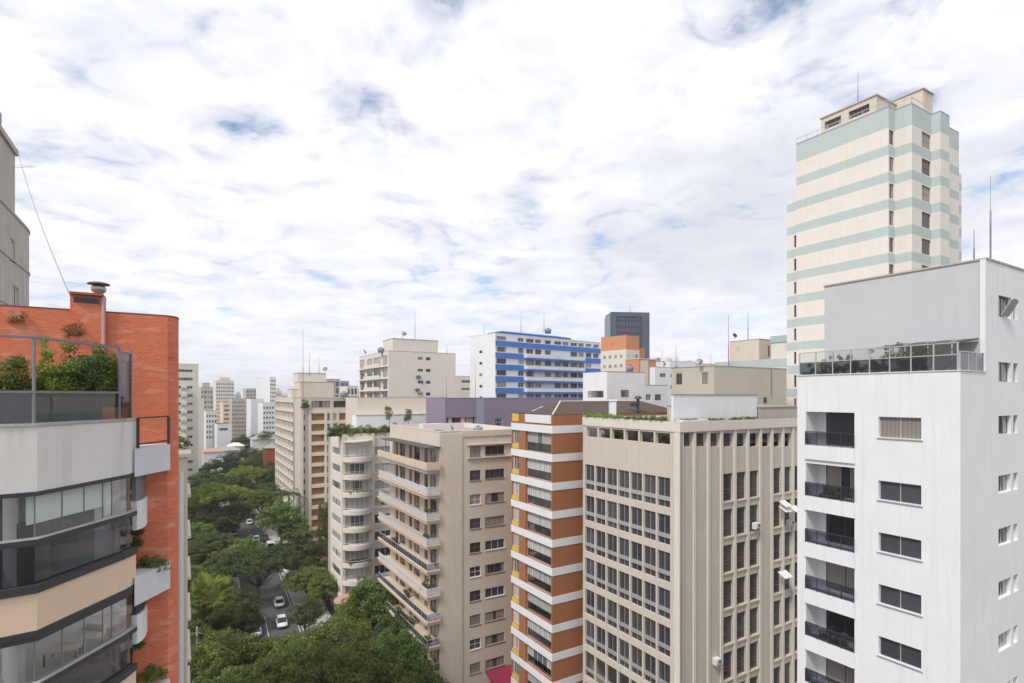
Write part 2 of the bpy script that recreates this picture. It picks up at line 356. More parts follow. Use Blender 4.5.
def parapet_roof(par, x0, x1, y0, y1, z, t=.2, drop=.7, mat='roofgrey', coping=None):
    """inner faces of a parapet, its top and the sunk roof deck"""
    m = MB()
    m.box(x0+t, x1-t, y0+t, y1-t, z-drop-.2, z-drop); m.obj('roof', mat, par)
    c = MB()
    for b in ((x0-.04, x1+.04, y0-.04, y0+t), (x0-.04, x1+.04, y1-t, y1+.04), (x0-.04, x0+t, y0+t, y1-t), (x1-t, x1+.04, y0+t, y1-t)):
        c.box(*b, z+.003, z+.07)
        c.box(max(b[0], x0+.01), min(b[1], x1-.01), max(b[2], y0+.01), min(b[3], y1-.01), z-drop, z-.003)
    c.obj('coping', coping or 'parapet', par)
# ------------------------------------------------------------------ ground, road, pavements
g = MB(); g.quad((-4000, -500, 0), (4000, -500, 0), (4000, 8000, 0), (-4000, 8000, 0))
gm, gt, gp = newmat('park_ground'); tcg = N(gt, 'ShaderNodeTexCoord')
ga = N(gt, 'ShaderNodeTexNoise', i_Scale=.12, i_Detail=6.0); LK(gt, tcg, 'Object', ga, 0)
gb = N(gt, 'ShaderNodeTexNoise', i_Scale=2.5, i_Detail=4.0); LK(gt, tcg, 'Object', gb, 0)
gc = MIX(gt, RAMP(gt, ga.outputs[0], [(.42, 0.0), (.56, 1.0)]), (.10, .065, .045), (.05, .075, .03)); gc = MIX(gt, .35, gc, gb.outputs[0], 'OVERLAY')
gt.links.new(gc, gp.inputs['Base Color']); gp.inputs['Roughness'].default_value = .95
struct(g.obj('ground', gm))
RD = Vector((-.54, 1)).normalized(); RN = Vector((RD.y, -RD.x)); RC = Vector((-41.5, 95.6))       # road direction, right normal, a centre point
RWD = 4.4
def rp(t, s): p = RC+RD*t+RN*s; return (p.x, p.y)
def ribbon(s0, s1, t0, t1, z): a, b, c, d = rp(t0, s0), rp(t0, s1), rp(t1, s1), rp(t1, s0); return [(*a, z), (*b, z), (*c, z), (*d, z)]
am, at_, ap = newmat('asphalt'); tca = N(at_, 'ShaderNodeTexCoord')
aa = N(at_, 'ShaderNodeTexNoise', i_Scale=.35, i_Detail=8.0, i_Roughness=.65); LK(at_, tca, 'Object', aa, 0)
at_.links.new(MIX(at_, aa.outputs[0], (.060, .058, .062), (.12, .115, .12)), ap.inputs['Base Color']); ap.inputs['Roughness'].default_value = .8
r = MB(); r.quad(*ribbon(-RWD, RWD, -90, 420, .006)); struct(r.obj('road', am))
mk = MB()
for t in range(30, 380, 9): mk.quad(*ribbon(-.06, .06, t, t+2.6, .011))
mk.quad(*ribbon(-1.1, -.98, -9, 5, .011))
mk.quad(*ribbon(RWD-.6, RWD-.5, -70, 200, .011))
struct(mk.obj('road_markings', plain('road_paint', (.6, .6, .58), .8)))
sm, st_, sp_ = newmat('pavement'); tcs = N(st_, 'ShaderNodeTexCoord')
sv = N(st_, 'ShaderNodeTexWave', i_Scale=.45, i_Distortion=6.0, i_Detail=2.0); LK(st_, tcs, 'Object', sv, 0)
st_.links.new(MIX(st_, RAMP(st_, sv.outputs[0], [(.45, 0.0), (.55, 1.0)]), (.32, .29, .29), (.46, .43, .43)), sp_.inputs['Base Color']); sp_.inputs['Roughness'].default_value = .9
for nm, s0, s1 in (('left_pavement', -RWD-3.2, -RWD), ('right_pavement', RWD, RWD+5.2)):
    b = MB(); q = [rp(-90, s0), rp(-90, s1), rp(420, s1), rp(420, s0)]; b.prism(q, -.05, .13); struct(b.obj(nm, sm))
for nm, s0, s1 in (('left_kerb', -RWD-.02, -RWD+.14), ('right_kerb', RWD-.14, RWD+.02)):
    b = MB(); q = [rp(-90, s0), rp(-90, s1), rp(420, s1), rp(420, s0)]; b.prism(q, -.04, .137); struct(b.obj(nm, plain(nm+'_stone', (.42, .41, .39), .9)))
# ------------------------------------------------------------------ vegetation builders
def leaves(cents, rad, per, size, up=.45, flat=1.0, rg=rng):
    V = []; Fq = []; i = 0
    C = np.repeat(np.array(cents), per, axis=0); n = len(C)
    d = rg.normal(size=(n, 3)); d /= np.linalg.norm(d, axis=1)[:, None]; rr = rad*rg.uniform(.45, 1.05, n)**.6
    pos = C + d*rr[:, None]*np.array([1, 1, flat])
    nr = d + rg.normal(size=(n, 3))*.55 + np.array([0, 0, up]); nr /= np.linalg.norm(nr, axis=1)[:, None]
    a = np.cross(nr, rg.normal(size=(n, 3))); a /= np.linalg.norm(a, axis=1)[:, None]; b = np.cross(nr, a)
    s = size*rg.uniform(.6, 1.35, n)[:, None]
    vs = np.stack([pos-a*s, pos-b*s*.5+nr*s*.15, pos+a*s, pos+b*s*.5+nr*s*.1], axis=1).reshape(-1, 3)
    return vs, np.arange(4*n).reshape(n, 4)
def leafmesh(name, vs, fs, mat):
    me = bpy.data.meshes.new(name); n = len(fs)
    me.vertices.add(len(vs)); me.vertices.foreach_set('co', vs.astype('f').ravel())
    me.loops.add(4*n); me.loops.foreach_set('vertex_index', fs.astype('i').ravel())
    me.polygons.add(n); me.polygons.foreach_set('loop_start', np.arange(0, 4*n, 4, dtype='i'))
    me.update(calc_edges=True); me.materials.append(M[mat]); return me
def crown_pts(r, hz, n, shape, rg):
    out = []
    while len(out) < n:
        p = rg.uniform(-1, 1, 3); q = np.linalg.norm(p)
        if q > 1 or q < .45: continue
        if shape == 'umbrella' and p[2] < -.05: continue
        if p[2] < -.55: continue
        lump = 1 + .16*math.sin(3.1*math.atan2(p[1], p[0])+r) + .1*math.sin(5*p[2]+2*r)
        out.append((p[0]*r*lump, p[1]*r*lump, p[2]*hz*lump))
    return out
TP = {}
def tree_proto(kind, k):
    if (kind, k) in TP: return TP[(kind, k)]
    rg = np.random.default_rng(hash((kind, k)) % 9999 if False else (ord(kind[0])*31+ord(kind[-1])*7+k*101))
    r, hz, n, cr, per, mat, shape, zc, ls = {
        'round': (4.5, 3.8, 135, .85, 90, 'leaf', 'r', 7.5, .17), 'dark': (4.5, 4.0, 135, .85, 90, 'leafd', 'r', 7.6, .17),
        'umbrella': (8, 2.6, 190, 1.1, 95, 'leafl', 'umbrella', 10.5, .22), 'spread': (7, 2.6, 200, .9, 90, 'leafd', 'umbrella', 7.2, .19),
        'olive': (5.2, 3.4, 170, .8, 90, 'leafo', 'r', 8.0, .16)}[kind]
    cs = crown_pts(r-cr*.6, hz-cr*.4, n, shape, rg)
    vs, fs = leaves(cs, cr, per, ls, .5, .6, rg); vs[:, 2] += zc
    cm = leafmesh('crown', vs, fs, mat)
    t = MB(); tr = random.Random(k+5); bx, by = tr.uniform(-.4, .4), tr.uniform(-.4, .4)
    fork = (bx, by, zc*.42); t.tube((0, 0, -.2), fork, .30, 9, .22)
    for c in cs[::max(1, n//16)]:
        mid = (fork[0]*.5+c[0]*.5+tr.uniform(-.4, .4), fork[1]*.5+c[1]*.5, fork[2]*.45+(c[2]+zc)*.5)
        t.tube(fork, mid, .13, 6, .08); t.tube(mid, (c[0]*.93, c[1]*.93, c[2]+zc), .08, 5, .025)
    TP[(kind, k)] = (cm, t.mesh('trunk', 'bark', True), r, hz, zc); return TP[(kind, k)]
def tree(kind, k, px, ytop, Y, r, label, group='trees along the avenue', zs=None):
    cm, tm, r0, hz, zc = tree_proto(kind, k); top = H-(ytop-YH)*Y/F
    s = r/r0; zsc = top/(zc+hz) if zs is None else zs
    o = thing('tree', label, 'tree', ((px-512)/F*Y, Y, 0), random.uniform(0, 6.28), group)
    o.scale = (s, s, zsc); link('crown', cm, o); link('trunk', tm, o); return o
def palm(px, ytop, Y, label, fan=False, r=3.2, mat='leaf', skirt=False):
    top = H-(ytop-YH)*Y/F; zc = top-r*.35
    o = thing('palm_tree', label, 'palm tree', ((px-512)/F*Y, Y, 0), random.uniform(0, 6))
    t = MB(); t.tube((0, 0, -.2), (.1, .1, zc*.5), .26, 9, .19); t.tube((.1, .1, zc*.5), (0, 0, zc), .19, 9, .16); t.obj('trunk', 'bark', o, True)
    m = MB(); rr = random.Random(int(px*7+Y))
    nf = 46 if fan else 20
    for i in range(nf):
        az = i*2.399+rr.uniform(-.2, .2); el = rr.uniform(-.5, 1.3) if fan else rr.uniform(-.15, 1.0)
        L = r*rr.uniform(.85, 1.1); d = Vector((math.cos(az), math.sin(az), 0)); side = Vector((-d.y, d.x, 0))
        if fan:
            dd = (d*math.cos(el)+Vector((0, 0, math.sin(el)))); c = Vector((0, 0, zc))+dd*L*.55; up = side.cross(dd)
            m.tube((0, 0, zc), c, .03, 4)
            for q in range(13):
                a = (q-6)*.21; tip = c+(dd*math.cos(a)+side*math.sin(a))*L*.48*(1-.04*abs(q-6))-Vector((0, 0, .18*L*abs(math.sin(a))+.05)); w = side*.09*L*.5
                i0 = len(m.v); m.v += [tuple(c), tuple((c+tip)/2+w*math.cos(a)-dd*math.sin(a)*.06), tuple(tip), tuple((c+tip)/2-w*math.cos(a)+dd*math.sin(a)*.06)]; m.f.append((i0, i0+1, i0+2, i0+3))
        else:
            prev = None
            for j in range(9):
                f = j/8; pz = zc+L*(math.sin(el)*f-.75*f*f); pt = Vector((0, 0, 0))+d*L*f*math.cos(el*.6)+Vector((0, 0, pz))
                if prev is not None:
                    m.tube(prev, pt, .03, 4)
                    for q in range(3):
                        b = prev.lerp(pt, q/3)
                        for sg in (-1, 1):
                            tip = b+side*sg*L*.26*math.sin(math.pi*(.15+.8*f))+d*.15*L-Vector((0, 0, .12*L)); i0 = len(m.v)
                            m.v += [tuple(b), tuple((b+tip)/2+d*.07), tuple(tip), tuple((b+tip)/2-d*.07)]; m.f.append((i0, i0+1, i0+2, i0+3))
                prev = pt
    m.obj('crown', mat, o)
    if skirt:
        vs, fs = leaves([(0, 0, zc-r*.35-.5*i) for i in range(3)], .55, 130, .3, -.6); link('dead_fronds', leafmesh('dead_fronds', vs, fs, 'dry'), o)
    return o
def shrub(loc, rx, ry, hz, label, mat='leaf', n=None, ls=.06, per=60, cr=.2, name='shrub', cat='plant', group=None, rz=0):
    rg = np.random.default_rng(int(abs(loc[0]*131+loc[1]*71+loc[2]*17)) % 99991); n = n or int(12+rx*ry*30)
    cs = [(rg.uniform(-rx, rx), rg.uniform(-ry, ry), abs(rg.normal())*.45*hz if rg.random() < .75 else rg.uniform(.3, 1)*hz) for _ in range(n)]
    vs, fs = leaves(cs, cr, per, ls, .4, 1.0, rg); vs[:, 2] = np.maximum(vs[:, 2], .01)
    o = link(name, leafmesh(name, vs, fs, mat), None, loc, rz); return tag(o, label, cat, group)
def world_of(b, u, v, z): return (b.o[0]+b.u[0]*u+b.v[0]*v, b.o[1]+b.u[1]*u+b.v[1]*v, z)
def antenna(px, y0, y1, Y, label, kind='pole', r=.035, base=None):
    zt, zb = H-(y0-YH)*Y/F, H-(y1-YH)*Y/F
    o = thing('antenna', label, 'antenna', ((px-512)/F*Y, Y, zb), 0)
    m = MB(); h = zt-zb; m.tube((0, 0, 0), (0, 0, h*.45), r*1.3, 6, r*1.2); m.tube((0, 0, h*.45), (0, 0, h), r*.8, 6, r*.5); m.obj('mast', 'rail', o)
    if kind == 'yagi':
        b = MB(); b.tube((-.7, 0, h*.9), (.8, 0, h*.9), .02, 5)
        for k in range(6): x = -.6+k*.27; b.tube((x, -.35+.03*k, h*.9), (x, .35-.03*k, h*.9), .014, 4)
        b.obj('elements', 'alu', o)
    if kind == 'lattice':
        b = MB()
        for k in range(int(h*.6/.5)): z = k*.5; b.tube((-.05, 0, z), (.05, 0, z+.25), .006, 4); b.tube((.05, 0, z+.25), (-.05, 0, z+.5), .006, 4)
        b.tube((-.05, 0, 0), (-.05, 0, h*.6), .01, 4); b.tube((.05, 0, 0), (.05, 0, h*.6), .01, 4); b.obj('bracing', 'rail', o)
    return o
def ac_unit(loc, rz, label, s=1.0):
    o = thing('air_conditioner', label, 'air conditioner', loc, rz, 'air conditioners on the beige office block')
    m = MB(); m.box(-.42*s, .42*s, -.5, 0, 0, .62*s); m.box(-.3, -.25, -.45, 0, -.14, 0); m.box(.25, .3, -.45, 0, -.14, 0); m.obj('casing', 'frame_w', o)
    g = MB(); g.lathe([(.02, 0), (.22*s, 0), (.22*s, .03), (.02, .03)], 16); gm = g.obj('fan_grille', 'rail', o); gm.rotation_euler = (math.pi/2, 0, 0); gm.location = (.08, -.505, .31*s)
    return o
# ================================================================== BEIGE OFFICE BLOCK
b = Bd('office_building', 'tall beige office block with ribbon windows on one face and slim vertical fins on another', 679, 47.5)
R_ = b.root; D = b.V(583); Wd = 20.0; z0 = b.Z(478.4, 0, b.V(671)); zt = b.Z(422)
m = MB(); FL = 3.3; vr = b.V(671)
bays = 7; bw = (D-.25-vr)/bays; holes = []; NF = 9
for k in range(NF):
    for j in range(bays): holes.append((vr+j*bw+.1, vr+(j+1)*bw-.1, z0-k*FL-2.66, z0-k*FL))
lo0, lo1 = b.Z(445.6), b.Z(434)
for j in range(6): q = (D-.5-vr)/6; holes.append((vr+j*q+.12, vr+(j+1)*q-.12, lo0, lo1, .35))
wall(m, 'L', 0, 0, D, 0, zt, holes, .22)
fins = [b.U(x) for x in (680.5, 694, 708, 721, 734.5, 747.5, 760, 771.5, 782.5, 792.5)] + [b.U(792.5)+1.9, Wd-.1]
rh = []
for i in range(len(fins)-1):
    a0, a1 = fins[i]+.22, fins[i+1]-.22
    if i <= 8: rh.append((a0, a1, b.Z(447, fins[i]), b.Z(433.5, fins[i]), .35))
    if i in (3, 4, 5, 7, 8, 9):
        for k in range(NF):
            zz0 = b.Z(471.5, 7, 0)-.15-k*FL; rh.append((a0+.05, a1-.05, zz0-2.55, zz0, .25))
wall(m, 'R', 0, 0, Wd, 0, zt, rh, .25); wall(m, 'E', Wd, 0, D, 0, zt); wall(m, 'R', D, 0, Wd, 0, zt)

for i in (3, 4, 5, 7, 8, 9):
    for k in range(NF): m.box(fins[i]+.2, fins[i+1]-.2, -.10, .05, b.Z(471.5, 7, 0)-.15-k*FL-2.55-.14, b.Z(471.5, 7, 0)-.15-k*FL-2.55-.02)
m.obj('wall', 'beige', R_)
cnt = 0
for k in range(NF):
    for j in range(bays):
        z = z0-k*FL-2.66
        if b.Z(683, 0, 4) > z+3.0: continue
        win(R_, 'L', 0, vr+j*bw+.1, z, bw-.2, 2.66, 2, .05, 'alu', 'pane_off', (.34,), dep=.2)
rails = MB()
for k in range(NF): rails.box(.03, .10, vr, D-.25, z0-k*FL-2.66+.62, z0-k*FL-2.66+1.0)
rails.obj('sill_rail', 'alu', R_)
for i in (3, 4, 5, 7, 8, 9):
    for k in range(NF):
        a0, a1 = fins[i]+.27, fins[i+1]-.27; z = b.Z(471.5, 7, 0)-.15-k*FL-2.55
        if z+3 < b.Z(683, 8): continue
        win(R_, 'R', 0, a0, z, round(a1-a0, 2), 2.55, 1, .05, 'frame_b', 'pane_off', (.30, .42), dep=.22)
        
m = MB()
for f in fins: m.box(f-.17, f+.17, -.12, -.003, 0, zt-.9)
m.box(-.06, .45, -.12, -.004, 0, zt-.9); m.box(-.06, -.003, -.003, .5, 0, zt-.9); m.obj('fin', 'creamlt', R_)
m = MB(); m.box(-.08, Wd, -.2, -.005, zt-.88, zt); m.box(-.08, -.005, -.005, D, zt-.88, zt); m.obj('cornice', 'creamlt', R_)
m = MB(); m.box(2.4, 2.6, 2.4, D-.2, lo0, zt-.4); m.box(2.6, Wd-.02, 2.4, 2.6, lo0, zt-.4); m.box(.36, Wd-.3, .36, D-.2, lo0-.3, lo0-.01); m.obj('terrace_room', 'pane_off', R_)
m = MB(); m.box(2.0, Wd-.01, 2.0, D-.02, zt-.40, zt-.06); m.obj('roof', 'roofgrey', R_)
# roof rooms
def block(par, x0, x1, y0, y1, z0, z1, mat, name='rooftop_room', cop='roofgrey', o=.08):
    m = MB(); m.box(x0, x1, y0, y1, z0, z1); w = m.obj(name, mat, par)
    c = MB(); c.box(x0-o, x1+o, y0-o, y1+o, z1+.003, z1+.12); c.obj('coping', cop, w); return w
u0, v0 = b.loc(714, 62); zk = H+30*62/F; u1 = b.U(786.5, v0); v1 = b.V(671.5, u0)
kb = Bd('khaki_building', 'plain khaki block with two small windows behind the white wall on the office roof', 714, 62)
m = MB(); v1 = kb.V(671.5); u1 = kb.U(786.5); wa = kb.V(702); wb_ = kb.V(682)
kh = [(kb.V(708), kb.V(702), kb.Z(384, 0, 2), kb.Z(372, 0, 2)), (kb.V(682), kb.V(676), kb.Z(385, 0, 8), kb.Z(373, 0, 8))]
kh = [(min(q[0], q[1]), max(q[0], q[1]), q[2], q[3]) for q in kh]
wall(m, 'L', 0, 0, v1, 0, zk, kh, .15); wall(m, 'R', 0, 0, u1, 0, zk); wall(m, 'E', u1, 0, v1, 0, zk); wall(m, 'R', v1, 0, u1, 0, zk); m.obj('wall', 'khaki', kb.root)
for q in kh: win(kb.root, 'L', 0, q[0], q[2], q[1]-q[0], q[3]-q[2], 2, .05, 'frame_b', 'pane', (.5,), dep=.14)
parapet_roof(kb.root, 0, u1, 0, v1, zk, coping='roofgrey')
m = MB(); m.tube((kb.U(771), -.06, kb.Z(396, 6)), (kb.U(771), -.06, zk-.1), .05, 6); m.obj('drain_pipe', 'rail', kb.root)
vw = MB(); vw.box(kb.U(765)-.3, kb.U(765)+.3, -.04, .02, kb.Z(403, 6)+.0, kb.Z(397.5, 6)); vw.obj('vent', 'steel', kb.root)
# upper right-hand storey of the office block and white roof wall
u2 = b.U(757.5, 1.2); block(R_, u2, Wd-.02, .9, D-.1, zt-.05, H-11.5*56/F, 'taupe', 'upper_storey')
uu, vv = b.loc(757, 54.5)
m = MB(); ul = b.U(662.5, vv); zw0, zw1 = zt-.05, H+.1
m.box(max(ul, .3), uu, vv, vv+.25, zw0, zw1); m.box(uu-.25, uu, vv+.25, vv+3, zw0, zw1)
wh = m.obj('roof_wall', 'white', R_); m = MB(); m.box(max(ul, .3)-.05, uu+.05, vv-.06, vv+.3, zw1+.003, zw1+.08); m.obj('coping', 'roofgrey', wh)
m = MB(); m.box(b.U(682, vv-1), b.U(708, vv-1), vv-1.1, vv-.3, zt+.005, zt+.12); m.box(b.U(630, 7), b.U(655, 7), 6.6, 7.4, zt-.05, zt+.12); m.obj('roof_slab', 'whiteb', R_)
for i, (px, v, s) in enumerate(((592, None, 1), (612, None, 1), (634, None, 1), (655, None, 1))):
    vv2 = b.V(px); w = world_of(b, .3, vv2, zt)
    shrub(w, .45, 1.3, .35, ['low yellow green creeper at the far end of the office roof edge', 'low creeper on the office roof edge, second from the orange brick block', 'thin trailing creeper midway along the office roof edge', 'low creeper on the office roof edge nearest the corner'][i], 'leafl' if i < 2 else 'leafo', 50, .05, 45, .16, 'creeper', 'plant', 'creepers on the office roof edge', math.atan2(b.u[1], b.u[0]))
for i, px in enumerate((690, 715, 735, 750)):
    w = world_of(b, b.U(px, .4), .4, zt)
    shrub(w, .9, .3, .2, ['dry brown weeds on the office parapet nearest its corner', 'dry weeds on the office parapet below the white wall, left of the middle', 'dry weeds on the office parapet below the white wall, right of the middle', 'tuft of dry weeds on the office parapet below the right end of the white wall'][i], 'leafo', 26, .05, 30, .12, 'weeds', 'plant', 'weeds on the office parapet', math.atan2(b.u[1], b.u[0]))
for i, px in enumerate((616, 625, 640, 655, 667)):
    w = world_of(b, 1.1, b.V(px, 1.1), lo0)
    shrub(w, .35, .5, .75, ['spiky plant in the office roof gallery furthest from the corner', 'second plant from the far end of the office roof gallery', 'orange tinged plant in the middle of the office roof gallery', 'bushy green plant in the fourth opening of the office roof gallery', 'plant in the office roof gallery opening nearest the corner'][i], ['leaf', 'leafo', 'dry', 'leaf', 'leafo'][i], 16, .09, 40, .2, 'gallery_plant', 'plant', 'plants in the office roof gallery')
w = world_of(b, .9, b.V(601, .9), lo0+.35)
o = thing('water_tank', 'small round white tank in the far opening of the office roof gallery', 'tank', w); m = MB(); m.lathe([(.01, -.3), (.3, -.28), (.42, 0), (.3, .3), (.01, .34)], 16); m.obj('tank_body', 'frame_w', o, True); m = MB(); m.lathe([(.01, .34), (.14, .34), (.14, .40), (.01, .41)], 12); m.box(-.3, .3, -.3, .3, -.34, -.3); m.obj('lid', 'alu', o)
for i, (px, py, fi) in enumerate(((754, 527, 5), (716, 662, 2), (786, 524, 8))):
    u = (fins[fi]+fins[fi+1])/2; ac_unit(world_of(b, u, -.01, b.Z(py, u)), math.atan2(b.u[1], b.u[0]), ['white air conditioner on the office block under a window, upper left of the three', 'white air conditioner on a blank panel low on the office block', 'white air conditioner beside the awnings at the far end of the office block'][i], .75)
for px, py, w_ in ((779, 505, 1.1), (789, 505, 1.1), (779, 570, 1.3), (779, 500, 1.0)):
    u = b.U(px); z = b.Z(py, u); m = MB(); s = MB(); i0 = 0
    s.v += [(u-w_/2, -.3, z), (u+w_/2, -.3, z), (u+w_/2, -1.1, z-.45), (u-w_/2, -1.1, z-.45), (u-w_/2, -.3, z-.05), (u+w_/2, -.3, z-.05), (u+w_/2, -1.1, z-.5), (u-w_/2, -1.1, z-.5)]
    s.f += [(0, 1, 2, 3), (7, 6, 5, 4), (0, 4, 5, 1), (1, 5, 6, 2), (2, 6, 7, 3), (3, 7, 4, 0)]; s.obj('awning', 'frame_w', R_)
# ================================================================== ORANGE AND WHITE APARTMENT BLOCK
b = Bd('apartment_building', 'apartment block with orange brick panels between white floor bands and a brown tiled roof', 552.3, 59)
R_ = b.root; D = b.V(511.5); Wd = 21; zt = b.Z(415.5); P_ = 3.06; bz = b.Z(433.6)
va, vb, vc, vd = b.V(551.3), b.V(525.5), b.V(519.5), b.V(512.5)
m = MB(); holes = []; NF = 12
for k in range(NF):
    zb = bz-k*P_; holes.append((va+.05, vb, zb-P_+.82, zb-.0, .5)); holes.append((vc+.1, vd, zb-P_+.88+.55, zb-.02, .3))
wall(m, 'L', 0, 0, D, 0, zt, holes, .3); ry0 = b.U(581.0)
rh = [(ry0+.3, ry0+1.5, bz-k*P_-1.5, bz-k*P_-.1, .3) for k in range(NF)]
wall(m, 'R', 0, 0, Wd, 0, zt, rh); wall(m, 'E', Wd, 0, D, 0, zt); wall(m, 'R', D, 0, Wd, 0, zt); m.obj('wall', 'orange', R_)
m = MB()
for k in range(-1, NF):
    zb = bz-k*P_
    if k < 0: continue
    m.box(-.05, -.003, -.05, D+.05, zb, zb+.82); m.box(-.003, Wd, -.05, -.003, zb, zb+.82)
m.box(-.07, -.004, va, vb, b.Z(424), zt+.01)
m.obj('floor_band', 'whiteb', R_)
m = MB()
for k in range(NF):
    zb = bz-k*P_; m.box(-.06, .1, vc+.1, vd-.02, zb-P_+.88, zb-P_+1.40); m.box(ry0+.25, ry0+1.6, -.06, .1, zb-P_+.88, zb-1.55)
m.box(-.06, -.003, vc+.15, vd, b.Z(424), zt); m.box(ry0+.25, ry0+1.6, -.06, -.003, b.Z(424), zt); m.obj('yellow_panel', 'yellow', R_)
for k in range(NF):
    zb = bz-k*P_
    if b.Z(683, 0, 4) > zb+2: continue
    win(R_, 'L', 0, va+.05, zb-P_+.82, round(vb-va-.05, 2), 2.24, 5, .06, 'frame_w' if k % 3 else 'alu', 'pane_lt', dep=.35, guard=.42)
    win(R_, 'L', 0, vc+.1, zb-P_+1.43, round(vd-vc-.1, 2), 1.61, 2, .05, 'frame_w', 'pane_lt', dep=.2)
    win(R_, 'R', 0, ry0+.3, zb-1.5, 1.2, 1.4, 2, .05, 'frame_w', 'pane', dep=.2)
m = MB()          # hipped tile roof
x0, x1, y0, y1 = .3, Wd-.2, .4, D-.3; ze, zr = zt+.05, H-5.5*63/F; xm = (y1-y0)/2; ym = (y0+y1)/2
m.v += [(x0, y0, ze), (x1, y0, ze), (x1, y1, ze), (x0, y1, ze), (x0+xm, ym, zr), (x1-xm, ym, zr), (x0, y0, ze-.2), (x1, y0, ze-.2), (x1, y1, ze-.2), (x0, y1, ze-.2)]
m.f += [(0, 1, 5, 4), (1, 2, 5), (2, 3, 4, 5), (3, 0, 4), (9, 8, 7, 6), (0, 6, 7, 1), (1, 7, 8, 2), (2, 8, 9, 3), (3, 9, 6, 0)]
rf = m.obj('roof', 'roofdark', R_)
m = MB(); m.tube((x0, y0, ze+.02), (x0+xm, ym, zr+.02), .09, 6); m.tube((x0+xm, ym, zr+.02), (x1-xm, ym, zr+.02), .06, 6); m.obj('ridge', 'creamlt', rf)
m = MB()
for q in (0, .5): 
    f0, f1 = .25+q*.0, .62; a = Vector((x0+.75+q, ym+1.0, ze)); sl2 = (zr-ze)/xm; e = a.x-x0; m.v += [(a.x-.12, a.y, ze+(e-.12)*sl2+.05), (a.x+.9, a.y, ze+(e+.9)*sl2+.05), (a.x+.9, a.y+.22, ze+(e+.9)*sl2+.06), (a.x-.12, a.y+.22, ze+(e-.12)*sl2+.06)]; n_ = len(m.v); m.v += [(x, y-q*1.0, z) for x, y, z in []]; m.f.append((n_-4, n_-3, n_-2, n_-1))
m.obj('skylight', 'frame_w', rf)
# ================================================================== BALCONY BLOCK
b = Bd('balcony_building', 'cream apartment block with a stack of long balconies and a dark awning on top', 440, 70)
R_ = b.root; D = b.V(390); Wd = 13; zt = b.Z(432); P_ = 3.18; zs = b.Z(495.8, -1.8, -.25)
m = MB(); lh = []; NF = 12; rh = []; rwins = []
ua0, ua1, ub0, ub1 = b.U(469.8), b.U(480.7), b.U(485.2), b.U(504.4); zA = b.Z(481, ua0)
for k in range(-1, NF):
    z = zA-P_*k; rh += [(ua0, ua1, z, z+1.35), (ub0, ub1, z+.05, z+1.3)]; rwins.append(z)
zslab = [zs-P_*k for k in range(-1, NF)]
doors = []
for i, z in enumerate(zslab):
    for j in range(6):
        a = 1.1+j*(D-2.0)/6; w_ = 1.2 if j % 2 else 2.2; hh = 2.2; doors.append((a, a+w_, z+.06, z+.06+hh)); 
wall(m, 'L', 0, 0, D, 0, zt, doors, .2); wall(m, 'R', 0, 0, Wd, 0, zt, rh, .18); wall(m, 'E', Wd, 0, D, 0, zt); wall(m, 'R', D, 0, Wd, 0, zt); m.obj('wall', 'cream', R_)
for i, q in enumerate(doors[:100]): win(R_, 'L', 0, q[0], q[2], q[1]-q[0], q[3]-q[2], 2, .07, 'frame_b', 'pane', dep=.18, name='balcony_door')
for i, z in enumerate(rwins):
    win(R_, 'R', 0, ua0, z, ua1-ua0, 1.35, 2, .06, 'frame_w' if i % 3 == 2 else 'frame_b', 'pane', (.5,), sill=.1, dep=.14)
    win(R_, 'R', 0, ub0, z+.05, ub1-ub0, 1.25, 4 if i % 2 else 3, .06, 'frame_w' if i in (4, 6) else 'frame_b', 'pane', sill=.08, dep=.14)
m = MB(); m.box(-.12, b.U(462), -.12, -.003, 0, zt-.3); m.box(b.U(461), Wd, -.10, -.003, zt-.75, zt); m.box(ua0-.4, Wd, -.25, -.003, rwins[0]+1.5, rwins[0]+1.62); m.box(ua0-.4, Wd, -.25, -.003, rwins[0]-.25, rwins[0]-.13)
m.obj('pilaster', 'cream', R_); parapet_roof(R_, 0, Wd, 0, D, zt, coping='creamlt')
